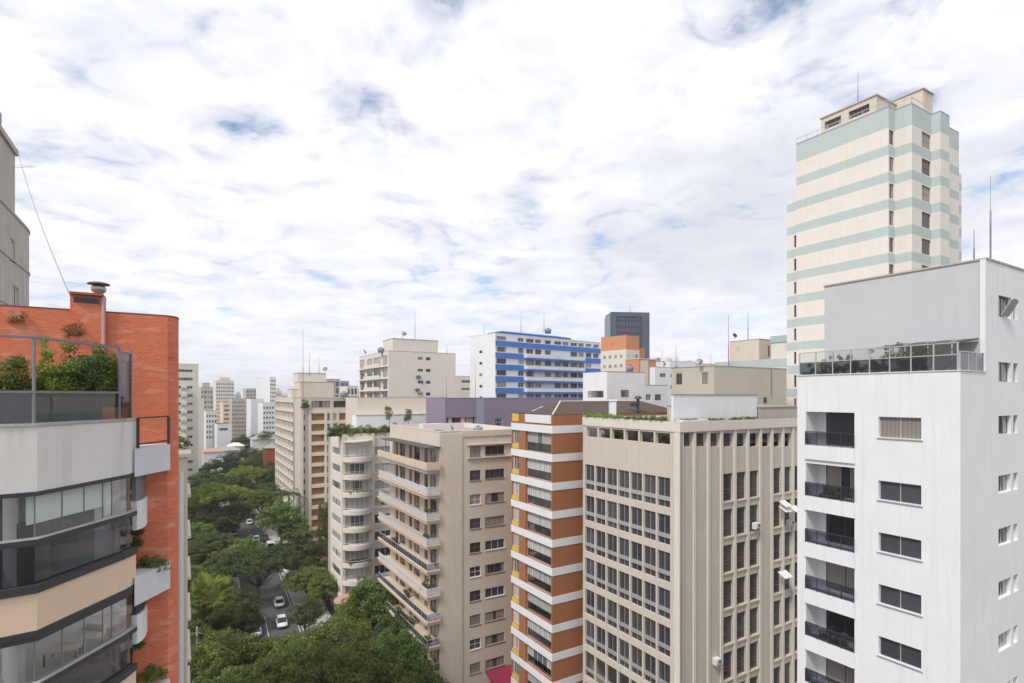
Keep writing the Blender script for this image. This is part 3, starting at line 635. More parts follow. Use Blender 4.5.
for i, z in enumerate(zslab):
    if i > 10: break
    x0_ = -1.9; yf = D-.2 if i < 9 else D-4
    m = MB(); m.box(x0_, -.125, -.35, yf, z-.42, z-.06); m.box(x0_-.14, -.125, -.48, yf+.1, z-.06, z+.12); sl_ = m.obj('balcony', 'peach' if i else 'concrete', R_)
    rl = MB()
    if i == 0:
        rl.box(x0_-.14, x0_+.1, -.48, yf+.1, z+.12, z+.95); rl.box(x0_+.1, -.13, -.48, -.25, z+.12, z+.95); rl.obj('parapet', 'peach', sl_)
        ca = MB(); ca.box(x0_-.2, .05, -.3, D-1.5, z+2.75, z+2.85)
        for y in (0, 4, 8, 12, 16): ca.tube((x0_+.05, y, z+.9), (x0_+.05, y, z+2.75), .05, 6)
        ca.obj('awning', 'awn', R_)
    else:
        mat = ['rail', 'whiteb', 'alu', 'alu', 'railblue', 'whiteb', 'railblue', 'railblue', 'railblue', 'alu', 'alu'][i]
        rl.box(x0_-.03, x0_+.03, -.38, yf, z+.98, z+1.04); rl.box(x0_+.03, -.13, -.38, -.32, z+.98, z+1.04)
        for y in np.arange(-.35, yf, .9 if mat != 'alu' else .9): rl.box(x0_-.02, x0_+.02, y, y+.04, z+.12, z+.98)
        for x in (x0_+.9, -.2): rl.box(x-.02, x+.02, -.37, -.33, z+.12, z+.98)
        ro = rl.obj('railing', mat, sl_); gl = MB(); gl.box(x0_-.01, x0_+.01, -.3, yf-.1, z+.2, z+.95); gl.box(x0_+.05, -.2, -.36, -.34, z+.2, z+.95)
        gl.obj('rail_panel', {'railblue': 'blueglass', 'whiteb': 'palerail', 'rail': 'palerail', 'alu': 'palerail'}[mat], ro)
for i, (k, y, mt) in enumerate(((2, 1.4, 'leafo'), (3, 1.5, 'leaf'), (5, .8, 'leafd'), (5, 2.2, 'leaf'), (7, 1.2, 'leaf'), (6, 9, 'leafo'), (8, 1.8, 'leafd'), (4, 14, 'leafd'))):
    w = world_of(b, -1.2, y, zslab[k]+.12)
    L = ['small olive plant on the third balcony from the top of the cream balcony block', 'leafy plant on the fourth balcony near the corner', 'dark plant on the sixth balcony right at the corner', 'green plant on the sixth balcony set back from the corner', 'round bush on the eighth balcony at the corner', 'olive plant in the middle of the seventh balcony', 'dark bush on the ninth balcony near the corner', 'dark plant at the far end of the fifth balcony'][i]
    shrub(w, .4, .6, 1.0, L, mt, 26, .07, 50, .22, 'balcony_plant', 'plant', 'plants on the cream block balconies')
aw = MB(); w0, w1 = b.U(484), b.U(515); zc_ = b.Z(677, w0, -3)-1.3; aw.v += [(w0, -.3, zc_+.8), (w1, -.3, zc_+.8), (w1, -4, zc_), (w0, -4, zc_), (w0, -.3, zc_+.7), (w1, -.3, zc_+.7), (w1, -4, zc_-.25), (w0, -4, zc_-.25)]
aw.f += [(0, 1, 2, 3), (7, 6, 5, 4), (0, 4, 5, 1), (1, 5, 6, 2), (2, 6, 7, 3), (3, 7, 4, 0)]; aw.obj('canopy', 'crimson', R_)
# rooftop skylight box on the balcony block
sb = MB(); q = b.loc(431, 84); sb.box(q[0]-1.6, q[0]+1.6, q[1]-.8, q[1]+.8, zt-.6, zt+.35); so_ = sb.obj('roof_hatch', 'creamlt', R_)
# ================================================================== ROUND FRONT BLOCK
b = Bd('round_front_building', 'off white apartment block with curved bowed balconies and a garden on its roof', 342, 98)
R_ = b.root; Wd = b.U(404); D = b.V(330.5); zt = b.Z(434, 3); P_ = 3.1; NF = 12
a0, a1 = b.U(344), b.U(371); c0, c1 = b.U(374.5), b.U(396); zb0 = b.Z(475.5, 3)
m = MB(); rh = []; lh = []
tops = [b.Z(455-1.5, 3)-P_*k for k in range(11)]
P_ = 3.13; tops = [b.Z(458.5, 3)+2.35-P_*k for k in range(0, 12)]          # underside of each slab
for z in tops: rh.append((a0+.25, a1-.25, z-2.15, z-.1, .35)); rh.append((c0, c1, z-1.95, z-.35, .2)); lh.append((1.0, D-1.0, z-1.8, z-.5))
wall(m, 'R', 0, 0, Wd, 0, zt, rh, .3); wall(m, 'L', 0, 0, D, 0, zt, lh, .15); wall(m, 'E', Wd, 0, D+2, 0, zt); wall(m, 'R', D+2, 0, Wd, 0, zt); wall(m, 'L', .8, D, D+2, 0, zt); m.obj('wall', 'creamlt', R_)
def bow(a0, a1, sag, n=14, off=0.0):
    c = (a1-a0)/2; Rr = (c*c+sag*sag)/(2*sag); cx_ = (a0+a1)/2; cy_ = Rr-sag; th = math.asin(c/Rr)
    return [(cx_+(Rr+off)*math.sin(t), cy_-(Rr+off)*math.cos(t)) for t in np.linspace(-th, th, n)]
for i, z in enumerate(tops):
    if b.Z(683, 3) > z+3: continue
    win(R_, 'R', 0, a0+.25, z-2.15, a1-a0-.5, 2.05, 5, .08, 'frame_w', 'pane_lt', (.28,), dep=.3)
    win(R_, 'R', 0, c0, z-1.95, c1-c0, 1.6, 4, .07, 'frame_w', 'pane_lt' if i < 4 else 'pane', (), dep=.18)
    win(R_, 'L', 0, 1.0, z-1.8, D-2.0, 1.3, 1, .06, 'frame_w', 'pane_lt', dep=.12)
    m = MB(); m.prism(bow(a0-.35, a1+.3, 2.0)+[(a1+.3, -.004), (a0-.35, -.004)], z-2.35-.45, z-2.35+.32); m.box(a1+.35, Wd, -.12, -.004, z-2.5, z-2.2); m.obj('balcony', 'creamlt', R_)
    pr = MB(); pts = bow(a0-.28, a1+.23, 1.9); pr.strip(pts, z-2.35+.325, z-2.35+.4, .1)
    for q in pts[::2]: pr.box(q[0]-.025, q[0]+.025, q[1]+.0, q[1]+.05, z-2.35+.25, z-1.6)
    pr.strip(pts, z-1.62, z-1.56, .06); pr.obj('railing', 'frame_w', R_)
m = MB(); m.box(b.U(371.5), b.U(374), -.35, -.005, 0, zt-.05); m.box(0, .5, -.2, -.005, 0, zt-.05); m.obj('pilaster', 'creamlt', R_)
m = MB(); m.prism(bow(a0-.15, a1+.15, 1.7)+[(a1+.15, -.004), (a0-.15, -.004)], zt-1.4, zt-1.15); m.obj('hood', 'creamlt', R_)
parapet_roof(R_, 0, Wd, 0, D+2, zt, coping='creamlt')
for i, (px, r_, h_, mt) in enumerate(((336, 1.2, 1.6, 'leafd'), (343, 1.4, 2.0, 'leaf'), (352, 1.6, 1.3, 'leafo'), (362, 1.6, 1.6, 'leafo'), (372, 1.6, 1.2, 'leaf'), (382, 1.7, 1.5, 'leafo'), (391, 1.4, 1.7, 'leaf'), (400, 1.4, 1.3, 'leafd'))):
    u = b.U(px, .5); w = world_of(b, u, .9, zt-.35); L = ['dark bush at the left end of the bowed block roof garden', 'tall green bush second from the left on the bowed block roof', 'low olive bush third from the left on the bowed block roof', 'spreading olive bush fourth from the left on the bowed block roof', 'green bush in the middle right of the bowed block roof garden', 'olive bush sixth along the bowed block roof garden', 'green bush seventh along the bowed block roof garden', 'dark bush at the right end of the bowed block roof garden'][i]
    shrub(w, r_, .8, h_, L, mt, 44, .12, 60, .4, 'roof_bush', 'plant', 'bushes of the bowed block roof garden', math.atan2(b.u[1], b.u[0]))
for i, (px, yt, Y_) in enumerate(((389, 405, 103), (408, 409, 101))):
    q = b.loc(px, Y_); zt2 = H-(yt-YH)*Y_/F; w = world_of(b, q[0], q[1], zt-.3)
    o = thing('sapling', ['slender young tree rising from the bowed block roof garden', 'small upright tree at the right of the bowed block roof garden'][i], 'tree', w); hh = zt2-zt+.3
    m = MB(); m.tube((0, 0, 0), (.1, 0, hh*.7), .05, 6); m.obj('trunk', 'bark', o); vs, fs = leaves([(rng.uniform(-.5, .5), rng.uniform(-.5, .5), hh*rng.uniform(.55, .95)) for _ in range(14)], .4, 60, .11); link('crown', leafmesh('crown', vs, fs, 'leaf'), o)
k_ = 7; u = (a0+a1)/2; w = world_of(b, u, -1.2, tops[6]-2.1); shrub(w, 2.2, .45, .6, 'long green planter hedge on a curved balcony low on the bowed block', 'leafo', 50, .1, 50, .25, 'balcony_hedge', 'plant', rz=math.atan2(b.u[1], b.u[0]))
w = world_of(b, u, -1.2, tops[2]-2.1); shrub(w, 2.0, .3, .3, 'thin row of plants on the third curved balcony of the bowed block', 'leafo', 30, .08, 40, .18, 'balcony_hedge', 'plant', rz=math.atan2(b.u[1], b.u[0]))
cp = MB(); q = b.loc(348, 95); zc_ = H-(599-YH)*95/F; n = 16
cp.lathe([(.05, zc_+.75), (1.2, zc_+.6), (2.4, zc_), (2.4, zc_-.3), (.05, zc_-.3)], n, q); cpo = cp.obj('entrance_canopy', 'terracotta', R_, True)
m = MB(); [m.tube((q[0]+x, q[1]+y, 0), (q[0]+x, q[1]+y, zc_-.3), .12, 8) for x, y in ((-1.8, -1), (1.8, -1), (0, -2))]; m.obj('column', 'whiteb', cpo)
# ================================================================== generic block for the middle distance
def far_block(name, label, pxc, Y, ytop, pxl=None, pxr=None, mat='creamlt', vp=180, rows=6, first=1.2, P_=3.0, R=None, L=None, group=None, cop='roofgrey', D=None, wd=None, cat='building', pmat='pane_far'):
    """R/L = list of (fraction0, fraction1, sill height, head height, panes) openings per floor"""
    b = Bd(name, label, pxc, Y, vp, cat, group)
    wd = wd or (b.U(pxr) if pxr else 10); D = D or (b.V(pxl) if pxl else 10); zt = b.Z(ytop)
    m = MB(); rh, lh = [], []
    for k in range(rows):
        zf = zt-first-P_*k-P_
        for q in (R or ()): rh.append((wd*q[0], wd*q[1], zf+q[2], zf+q[3], .18, q[4]))
        for q in (L or ()): lh.append((D*q[0], D*q[1], zf+q[2], zf+q[3], .18, q[4]))
    wall(m, 'R', 0, 0, wd, 0, zt, [h[:5] for h in rh]); wall(m, 'L', 0, 0, D, 0, zt, [h[:5] for h in lh]); wall(m, 'E', wd, 0, D, 0, zt); wall(m, 'R', D, 0, wd, 0, zt); m.obj('wall', mat, b.root)
    n = 0
    for f, hs in (('R', rh), ('L', lh)):
        for h in hs:
            n += 1
            if n > 100: continue
            win(b.root, f, 0, h[0], h[2], round(h[1]-h[0], 3), h[3]-h[2], h[5], .07, 'frame_w' if n % 2 else 'frame_b', pmat, dep=.16)
    parapet_roof(b.root, 0, wd, 0, D, zt, coping=cop); b.wd, b.D, b.zt = wd, D, zt
    return b
# penthouse block
b = far_block('apartment_building', 'off white flat block with brown balcony bays on its left side and a boxy penthouse', 388.6, 135, 350.8, 359.5, 455.6, 'creamlt', rows=4, first=.7, P_=3.0,
   R=[(.42, .50, 1.7, 2.5, 2), (.54, .61, 1.7, 2.5, 2)], L=[(.03, .19, .25, 2.75, 1), (.24, .48, .7, 2.6, 2), (.52, .72, .7, 2.6, 3), (.80, .97, .25, 2.75, 1)], pmat='pane')
q = MB()
for k in range(4): z = b.zt-.7-3*k-3; q.box(-.7, -.003, .5, b.D-.4, z-.15, z+.05); q.box(-.7, -.6, b.D*.22, b.D*.75, z+.05, z+.9)
q.obj('balcony', 'creamlt', b.root)
x0, y0 = b.loc(407, 140); block(b.root, b.U(393, 3), b.U(438, 3), 3, 11, b.zt-.6, b.zt+3.4, 'creamlt', 'penthouse')
for i, (px, py) in enumerate(((418, 377), (417, 390))): 
    u = b.U(px); ac = MB(); ac.box(u-.5, u+.5, -.6, -.003, b.Z(py+1, u), b.Z(py-1.5, u)); ac.obj('air_conditioner_box', 'frame_b', b.root)
# long cream block in front of it
b = far_block('long_cream_building', 'long low cream block with two small slot windows, in front of the boxy penthouse block', 357, 112, 397.5, None, 446.5, 'cream', rows=0, D=9)
zt = b.zt
for py0, py1 in ((400, 404), (411, 413.2)): u = b.U(426); win(b.root, 'R', 0, u, b.Z(py1, u), 1.9, b.Z(py0, u)-b.Z(py1, u), 3, .06, 'frame_b', 'pane', dep=-.02+.05, proud=.0)
m = MB(); m.box(-1.0, b.wd+2, -3.2, -.01, 0, b.Z(415, 0)); lw = m.obj('lower_storey', 'whiteb', b.root); m = MB(); m.box(-1.05, b.wd+2.05, -3.28, -3.0, b.Z(415, 0), b.Z(415, 0)+.1); m.obj('coping', 'roofgrey', lw)
# purple block
b = Bd('purple_walled_building', 'dull purple blank walled block behind the cream balcony building', 445, 100); Wd = b.U(590); zt = b.Z(398.2)
m = MB(); zo = b.Z(417.5, 2); ow = [(.3, b.U(475), b.Z(432, 2), zo, 1.6), (b.U(494), b.U(503), b.Z(427.3, 8), b.Z(418.5, 8), .15)]
wall(m, 'R', 0, 0, Wd, 0, zt, ow); wall(m, 'L', 0, 0, 9, 0, zt); wall(m, 'E', Wd, 0, 9, 0, zt); wall(m, 'R', 9, 0, Wd, 0, zt); m.obj('wall', 'purple', b.root)
parapet_roof(b.root, 0, Wd, 0, 9, zt, coping='bluegrey')
win(b.root, 'R', 0, ow[1][0], ow[1][2], ow[1][1]-ow[1][0], ow[1][3]-ow[1][2], 3, .07, 'alu', 'pane', (.5,), dep=.13)
m = MB(); m.box(b.U(476.5), b.U(484.5), -.06, -.003, 0, zt-.1); m.obj('painted_strip', 'bluegrey', b.root)
m = MB(); m.box(.3, b.U(475), 1.55, 1.7, b.Z(432, 2), zo); m.obj('recess_wall', 'whiteb', b.root)
for c_, (p0, p1) in (('red', (446, 448.5)), ('frame_w', (449.5, 453)), ('crimson', (455, 461.5)), ('whiteb', (462, 466)), ('leafl', (467, 474))):
    m = MB(); m.box(b.U(p0), b.U(p1), .5, 1.0, b.Z(431.5, 2), zo-.02); m.obj('column' if c_ != 'leafl' else 'green_panel', c_ if c_ != 'leafl' else 'khaki', b.root)
# blue and white block
b = Bd('blue_striped_building', 'white block with bright blue horizontal bands and blank white end wall', 495.3, 139, 60)
R_ = b.root; D = b.V(470); Wd = b.U(600.5); zt = b.Z(333); P_ = 3.0; z1 = b.Z(340.3)
m = MB(); rh = []; lh = []; us = [.01, .10, .19, .26, .34, .43, .52, .60, .68, .76, .84, .92]; wd_ = [.08, .075, .05, .07, .06, .06, .07, .06, .07, .06, .06, .06]
rr = random.Random(3)
for k in range(6):
    for i, (f, w_) in enumerate(zip(us, wd_)):
        if i == 1: continue
        if k > 0 and rr.random() < .12: continue
        rh.append((Wd*f, Wd*(f+w_), z1-3*(k-1)-2.85, z1-3*(k-1)-1.5))
wall(m, 'R', 0, 0, Wd, 0, zt, rh, .3)
for k in range(5): z = z1-1.7-3*k; lh.append((D*.5, D*.62, z-1.2, z-.5))
wall(m, 'L', 0, 0, D, 0, zt, lh, .2); wall(m, 'E', Wd, 0, D, 0, zt); wall(m, 'R', D, 0, Wd, 0, zt); m.obj('wall', 'whiteb', R_)
for i, h in enumerate(rh): win(R_, 'R', 0, h[0], h[2], round(h[1]-h[0], 2), 1.35, 2 if i % 3 else 3, .07, 'frame_w' if i % 2 else 'frame_b', 'pane', dep=.25)
for h in lh: win(R_, 'L', 0, h[0], h[2], round(h[1]-h[0], 2), .7, 1, .06, 'frame_b', 'pane', dep=.15)
m = MB(); w = MB()
m.box(0, Wd, -.12, -.003, z1-1.35, z1)
for k in range(1, 6):
    m.box(0, Wd*.235, -.12, -.003, z1-3*k-1.4, z1-3*k); m.box(Wd*.24, Wd*.80, -1.3, -.003, z1-3*k-1.4, z1-3*k-.95)
    w.box(Wd*.24, Wd*.80, -1.3, -1.2, z1-3*k-.94, z1-3*k-.1); w.box(Wd*.24, Wd*.243, -1.2, -.13, z1-3*k-.94, z1-3*k-.1); w.box(Wd*.797, Wd*.80, -1.2, -.13, z1-3*k-.94, z1-3*k-.1)
    if k < 4: m.box(Wd*.81, Wd, -.12, -.003, z1-3*k-1.4, z1-3*k)
m.obj('blue_band', 'blue', R_); w.obj('balcony_parapet', 'whiteb', R_)
parapet_roof(R_, 0, Wd, 0, D, zt, coping='whiteb')
m = MB(); xa, xb = b.U(499, 4), b.U(570, 4); m.box(xa, xb, 3.6, 9, zt-.5, zt+1.0); m.v += [(xa-.2, 3.4, zt+1.0), (xb+.2, 3.4, zt+1.0), (xb+.2, 9.2, zt+1.0), (xa-.2, 9.2, zt+1.0), (xa+3, 6.3, zt+1.7), (xb-3, 6.3, zt+1.7)]
i0 = len(m.v)-6; m.f += [tuple(i0+k for k in q) for q in ((0, 1, 5, 4), (1, 2, 5), (2, 3, 4, 5), (3, 0, 4))]; m.obj('roof_house', 'blue', R_)
# white annex with two windows
b = far_block('white_annex', 'stained white blank annex with two square windows rising behind the brown tiled roof', 607, 80, 371.5, 583, 645, 'white', rows=0)
win(b.root, 'L', 0, b.V(603.5), b.Z(397.3, 0, 2), b.V(588)-b.V(603.5), b.Z(390.8, 0, 2)-b.Z(397.3, 0, 2), 3, .06, 'frame_b', 'pane', (.5,), dep=.03, proud=0)
win(b.root, 'R', 0, b.U(621), b.Z(397, 3), b.U(628.5)-b.U(621), b.Z(390, 3)-b.Z(397, 3), 2, .06, 'frame_b', 'pane', (.33, .66), dep=.03)
ch = thing('chimney_stack', 'short white post standing on the brown tiled roof', 'chimney', (P(612.5, 405, 63).x, 63, 0)); m = MB(); zc0, zc1 = H-18*63/F, H-5*63/F; m.box(-.38, .38, -.3, .3, zc0-1, zc1); m.obj('shaft', 'white', ch); m = MB(); m.box(-.48, .48, -.4, .4, zc1, zc1+.18); m.obj('cap', 'white', ch)
tk = thing('roof_vent', 'dark cowl on the brown tiled roof right of the white post', 'vent', tuple(P(638, 404, 66))); m = MB(); m.lathe([(.18, -1), (.18, .6), (.5, .65), (.3, .95), (.02, 1.0)], 12); m.obj('pipe', 'steel', tk); m = MB(); m.box(-.9, -.2, -.2, .2, -.3, .15); m.obj('box', 'steel', tk)
# orange and white towers behind
b = far_block('orange_tower', 'stepped orange and white tower in front of the dark glass tower', 626, 190, 335, 601, 639, 'orangelt', vp=60, rows=0, D=None)
fb = MB(); z3 = b.Z(349.5); fb.box(-.1, b.wd+.1, -.1, b.D+.1, z3-40, z3); fb.obj('lower_storeys', 'creamlt', b.root)
for k in range(7):
    z = b.Z(353.5)-3.3*k-1.5
    for j in range(4): win(b.root, 'L', -.12, b.D*(.12+.22*j), z, b.D*.12, 1.3, 2, .08, 'frame_w', 'pane', dep=.05)
    for j in range(3): win(b.root, 'R', -.12, b.wd*(.1+.3*j), z, b.wd*.18, 1.5, 2, .08, 'frame_w', 'pane', dep=.05)
sb_ = MB(); sb_.box(b.wd+.003, b.U(648), 1.5, 8, z3-3.5, b.Z(346.5)); sb_.obj('stepped_block', 'orangelt', b.root)
for j in range(2): win(b.root, 'R', 0, b.wd*(.2+.45*j), b.Z(344, 3), 1.1, 1.2, 1, .08, 'frame_w', 'pane', dep=.05)
for j in range(3): win(b.root, 'L', 0, b.D*(.2+.28*j), b.Z(345, 0, 3), .9, 1.2, 1, .08, 'frame_w', 'pane', dep=.05)
b2 = far_block('orange_tower', 'lower orange block with a white roof edge, just right of the stepped orange tower', 639, 172, 358, 625.5, 656, 'orangelt', vp=60, rows=0)
m = MB(); m.box(b2.U(640.5), b2.U(648), -.1, -.003, 0, b2.zt-.6); m.box(-.15, b2.wd+.15, -.15, b2.D+.1, b2.zt-.3, b2.zt-.05); m.obj('white_strip', 'creamlt', b2.root)
for k in range(6):
    z = b2.Z(366)-3*k-1.4; win(b2.root, 'R', -.1, b2.U(641.5), z, b2.U(646.5)-b2.U(641.5), 1.3, 2, .07, 'frame_w', 'pane', dep=.05); win(b2.root, 'R', 0, b2.U(650), z, 1.4, 1.2, 1, .07, 'frame_w', 'pane', dep=.05)
    win(b2.root, 'L', 0, b2.D*.15, z, 1.6, 1.3, 1, .07, 'frame_w', 'pane', dep=.05); win(b2.root, 'L', 0, b2.D*.62, z, 1.6, 1.3, 1, .07, 'frame_w', 'pane', dep=.05)
b = Bd('glass_tower', 'dark blue glass office tower, tallest on the skyline behind the orange tower', 611, 330, 450); u = b.U(648.5); d = b.V(605.5); zt = b.Z(312.5)
m = MB(); m.box(0, u, 0, d, 0, zt); m.obj('curtain_wall', 'darkglass', b.root)
m = MB()
for k in range(18): z = zt-1-3.6*k; m.box(u*.14, u*.80, -.35, -.01, z-.18, z)
for k in range(9): x = u*(.14+.0825*k); m.box(x-.08, x+.08, -.25, -.02, zt-64, zt-3)
m.obj('mullion', 'steel', b.root)
m = MB(); m.box(-.5, u*.13, -.7, -.01, 0, zt+.3); m.box(u*.81, u+.4, -.7, -.01, 0, zt+.3); m.box(u*.131, u*.809, -.7, -.01, zt-2.2, zt+.3); m.obj('pier', 'slate', b.root)
m = MB(); m.box(-.6, -.01, 0, d, 0, zt-1.5); m.obj('side_wall', 'bluegrey', b.root)
# roofs seen past the khaki block
for i, (px, Y_, yt, w_, d_, mt, L) in enumerate(((655, 150, 367, 12, 2, 'whiteb', 'white block with short dark slots left of the khaki block'), (670, 175, 361, 12, 8, 'whiteb', 'small white rooftop block just above the left end of the khaki block'), (690, 210, 363, 22, 12, 'cream', 'low cream roofs on the skyline above the khaki block'), (642, 100, 385, 6.5, 2.5, 'whiteb', 'white parapet block with a dark slot between annex and khaki block'), (658, 320, 358, 8, 2, 'bluegrey', 'distant grey blue block right of the orange towers'), (455, 230, 376, 20, 14, 'creamlt', 'distant pale block between the penthouse block and blue striped block'), (446, 300, 379, 30, 14, 'creamlt', 'faraway cream block left of the blue striped block'))):
    b = far_block('distant_building', L, px, Y_, yt, None, None, mt, rows=2, first=.8, P_=3.2, D=d_, wd=w_, R=[(.15, .35, 1.2, 2.3, 2), (.5, .75, 1.2, 2.3, 2)], group='distant buildings')
    if i in (1, 2): m = MB(); m.box(1, 3.5, 2, 5, b.zt-1, b.zt+1.2); m.tube((6, 3, b.zt-1), (6, 3, b.zt+1.6), .9, 10); m.obj('roof_tank', 'whiteb', b.root)
# ================================================================== GREEN STRIPED TOWER
b = Bd('green_striped_tower', 'tall cream tower with pale green horizontal bands, stepped corners and roof rooms', 888.5, 62); R_ = b.root
zt = b.Z(107); D = b.V(796.3)
M['stripe'] = stripes('green_striped_render', (.78, .73, .67), (.64, .78, .83), zt, 3.04, 1.07, 2.2, 4.28)
a = b.U(895); bb = None
def solve(px, u): # travel from u towards the viewer until column px
    lo, hi = 0.0, 12.0
    f = lambda v: 512+F*(b.o[0]+b.u[0]*u+b.v[0]*v)/(b.o[1]+b.u[1]*u+b.v[1]*v)
    return b.V(px, u)
v1 = solve(912, a); u3 = b.U(931.3, v1); v2 = solve(940.5, u3); u4 = b.U(949.5, v2); v3 = v2+1.2; u5 = b.U(957, v3+.2); v5 = v3+2.0; u6 = b.U(961.5, v5)
plan = [(0, D), (0, 0), (a, 0), (a, v1), (u3, v1), (u3, v2), (u4, v2), (u4, v3), (u5, v3), (u5, v5), (u6, v5), (u6, D)]
m = MB(); NF = 22
wl = []
for k in range(14):
    zz_ = zt-2.2-3.04*k-.15; wl.append(zz_)
wall(m, 'L', 0, 0, D, 0, zt); 
wall(m, 'R', 0, 0, a, 0, zt, [(a*.12, a*.82, z-1.75, z-.1) for z in wl]+[], .18)
wall(m, 'L', a, v1, 0, 0, zt); wall(m, 'R', v1, a, u3, 0, zt, [(a+(u3-a)*.5, a+(u3-a)*.97, z-1.85, z-.1) for z in wl], .2)
wall(m, 'L', u3, v2, v1, 0, zt); wall(m, 'R', v2, u3, u4, 0, zt); wall(m, 'E', u4, v2, v3, 0, zt)
wall(m, 'R', v3, u4, u5, 0, zt, [(u4+(u5-u4)*.12, u4+(u5-u4)*.3, z-1.7, z-.2) for z in wl], .2); wall(m, 'E', u5, v3, v5, 0, zt)
wall(m, 'R', v5, u5, u6, 0, zt-3.04, [(u5+(u6-u5)*.2, u5+(u6-u5)*.8, z-1.7, z-.2) for z in wl[1:]], .2); wall(m, 'E', u6, v5, D, 0, zt-3.04); wall(m, 'R', D, 0, u6, 0, zt)
m.obj('wall', 'stripe', R_)
for z in wl:
    win(R_, 'R', 0, a*.12, z-1.75, a*.7, 1.65, 1, .06, 'frame_b', 'pane', (.6,), dep=.16); win(R_, 'R', v1, a+(u3-a)*.5, z-1.85, (u3-a)*.47, 1.75, 3, .05, 'frame_b', 'pane', (.5,), dep=.18)
    win(R_, 'R', v3, u4+(u5-u4)*.12, z-1.7, (u5-u4)*.18, 1.5, 1, .05, 'frame_b', 'pane', dep=.16)
    if z < wl[0]: win(R_, 'R', v5, u5+(u6-u5)*.2, z-1.7, (u6-u5)*.6, 1.5, 1, .05, 'frame_b', 'pane', dep=.16)
m = MB(); m.prism(plan[:9]+[(u5, D)], zt-.05, zt+.12); m.obj('roof', 'bluegrey', R_)
m = MB(); path = [(0.05, D), (.05, .05), (a+.05, .05), (a+.05, v1+.05), (u3, v1+.05)]
m.strip(path, zt+.75, zt+.80, .05)
for p0, p1 in zip(path[:-1], path[1:]):
    n = max(1, int((Vector(p1)-Vector(p0)).length/1.2))
    for k in range(n+1): q = Vector(p0).lerp(Vector(p1), k/n); m.box(q.x-.02, q.x+.02, q.y-.02, q.y+.02, zt+.12, zt+.8)
m.obj('roof_railing', 'alu', R_)
# rooftop rooms
y0 = 1.0; r0, r1 = b.V(876.5, y0), b.V(821, y0); zr = b.Z(101.5, y0, r0)
m = MB(); q0, q1, q2, q3 = r0+(r1-r0)*.12, r0+(r1-r0)*.48, r0+(r1-r0)*.62, r0+(r1-r0)*.93
zr = max(zr, zt+2.4); hl = [(q0, q1, zt+.9, zr-.55), (q2, q3, zt+.9, zr-.55)]
wall(m, 'L', y0, r0, r1, zt+.1, zr, hl, .3); wall(m, 'R', r0, y0, y0+5, zt+.1, zr); wall(m, 'R', r1, y0, y0+5, zt+.1, zr); wall(m, 'E', y0+5, r0, r1, zt+.1, zr); rr_ = m.obj('rooftop_room', 'cream', R_)
m = MB(); m.box(y0-.12, y0+5.1, r0-.12, r1+.12, zr+.003, zr+.16); m.obj('coping', 'khaki', rr_)
for h in hl: win(rr_, 'L', y0, h[0], h[2], h[1]-h[0], h[3]-h[2], 5, .06, 'frame_b', 'pane', dep=.28)
u0_ = a
while b.V(923, u0_) < v1+.6: u0_ += .02
u0_ -= .0; s0 = b.V(923, u0_); s1 = s0+9; ub = b.U(932.5, s0); zb_ = b.Z(89, u0_, s0); block(R_, u0_, ub, s0, s1, zt+.1, zb_, 'cream', 'rooftop_room', 'khaki', .12)
# rear annex and low wing
ra = b.V(785.3); zra = zt-2*3.04-.3; m = MB(); hh = [(D+.05+(ra-D)*.08, D+(ra-D)*.35, z-1.7, z-.15) for z in wl[3:]]
wall(m, 'L', .35, D-.02, ra, 0, b.Z(198, 0, D+.5), hh, .2); wall(m, 'R', ra, .35, 8, 0, b.Z(198, 0, D+.5)); zq = b.Z(198, 0, D+.5)
m.quad((.35, D-.02, zq), (8, D-.02, zq), (8, ra, zq), (.35, ra, zq)); m.obj('rear_wall', 'stripe', R_)
for h in hh: win(R_, 'L', .35, h[0], h[2], h[1]-h[0], 1.55, 1, .05, 'frame_b', 'pane', dep=.18)
wv = b.V(715, .6); zw = b.Z(359.5, .6, b.V(760, .6)); m = MB(); M['stripe_low'] = stripes('green_striped_low_wing', (.74, .69, .63), (.64, .78, .83), zw, 3.04, 1.07, 1.0, 3.2)
vh = [(b.V(785, .6), b.V(775, .6), zw-1.5, zw-.9), (b.V(770, .6), b.V(757, .6), zw-1.6, zw-1.0)]
wall(m, 'L', .6, ra, wv, 0, zw); wall(m, 'R', wv, .6, 10, 0, zw); m.quad((.6, ra, zw), (10, ra, zw), (10, wv, zw), (.6, wv, zw)); m.obj('low_wing', 'stripe_low', R_)
m = MB(); zt3 = b.Z(342, .9, ra+1); m.box(.9, 9, ra+.02, b.V(771, .9), zw+.01, zt3-.01); pw = m.obj('wing_room', 'creamlt', R_); m = MB(); m.box(.8, 9.1, ra+.02, b.V(770.5, .9), zt3, zt3+.9); m.obj('green_band', plain('pale_green_paint', (.36, .47, .44), .8), pw)
cb_ = far_block('cream_roof_room', 'plain cream rooftop box with a flat overhanging slab, left of the green striped tower', 759, 88, 339, 729.5, 771.5, 'cream', rows=0)
win(cb_.root, 'R', 0, cb_.wd*.72, cb_.Z(356), cb_.wd*.12, cb_.Z(345)-cb_.Z(356), 1, .05, 'frame_b', 'pane', dep=.03)
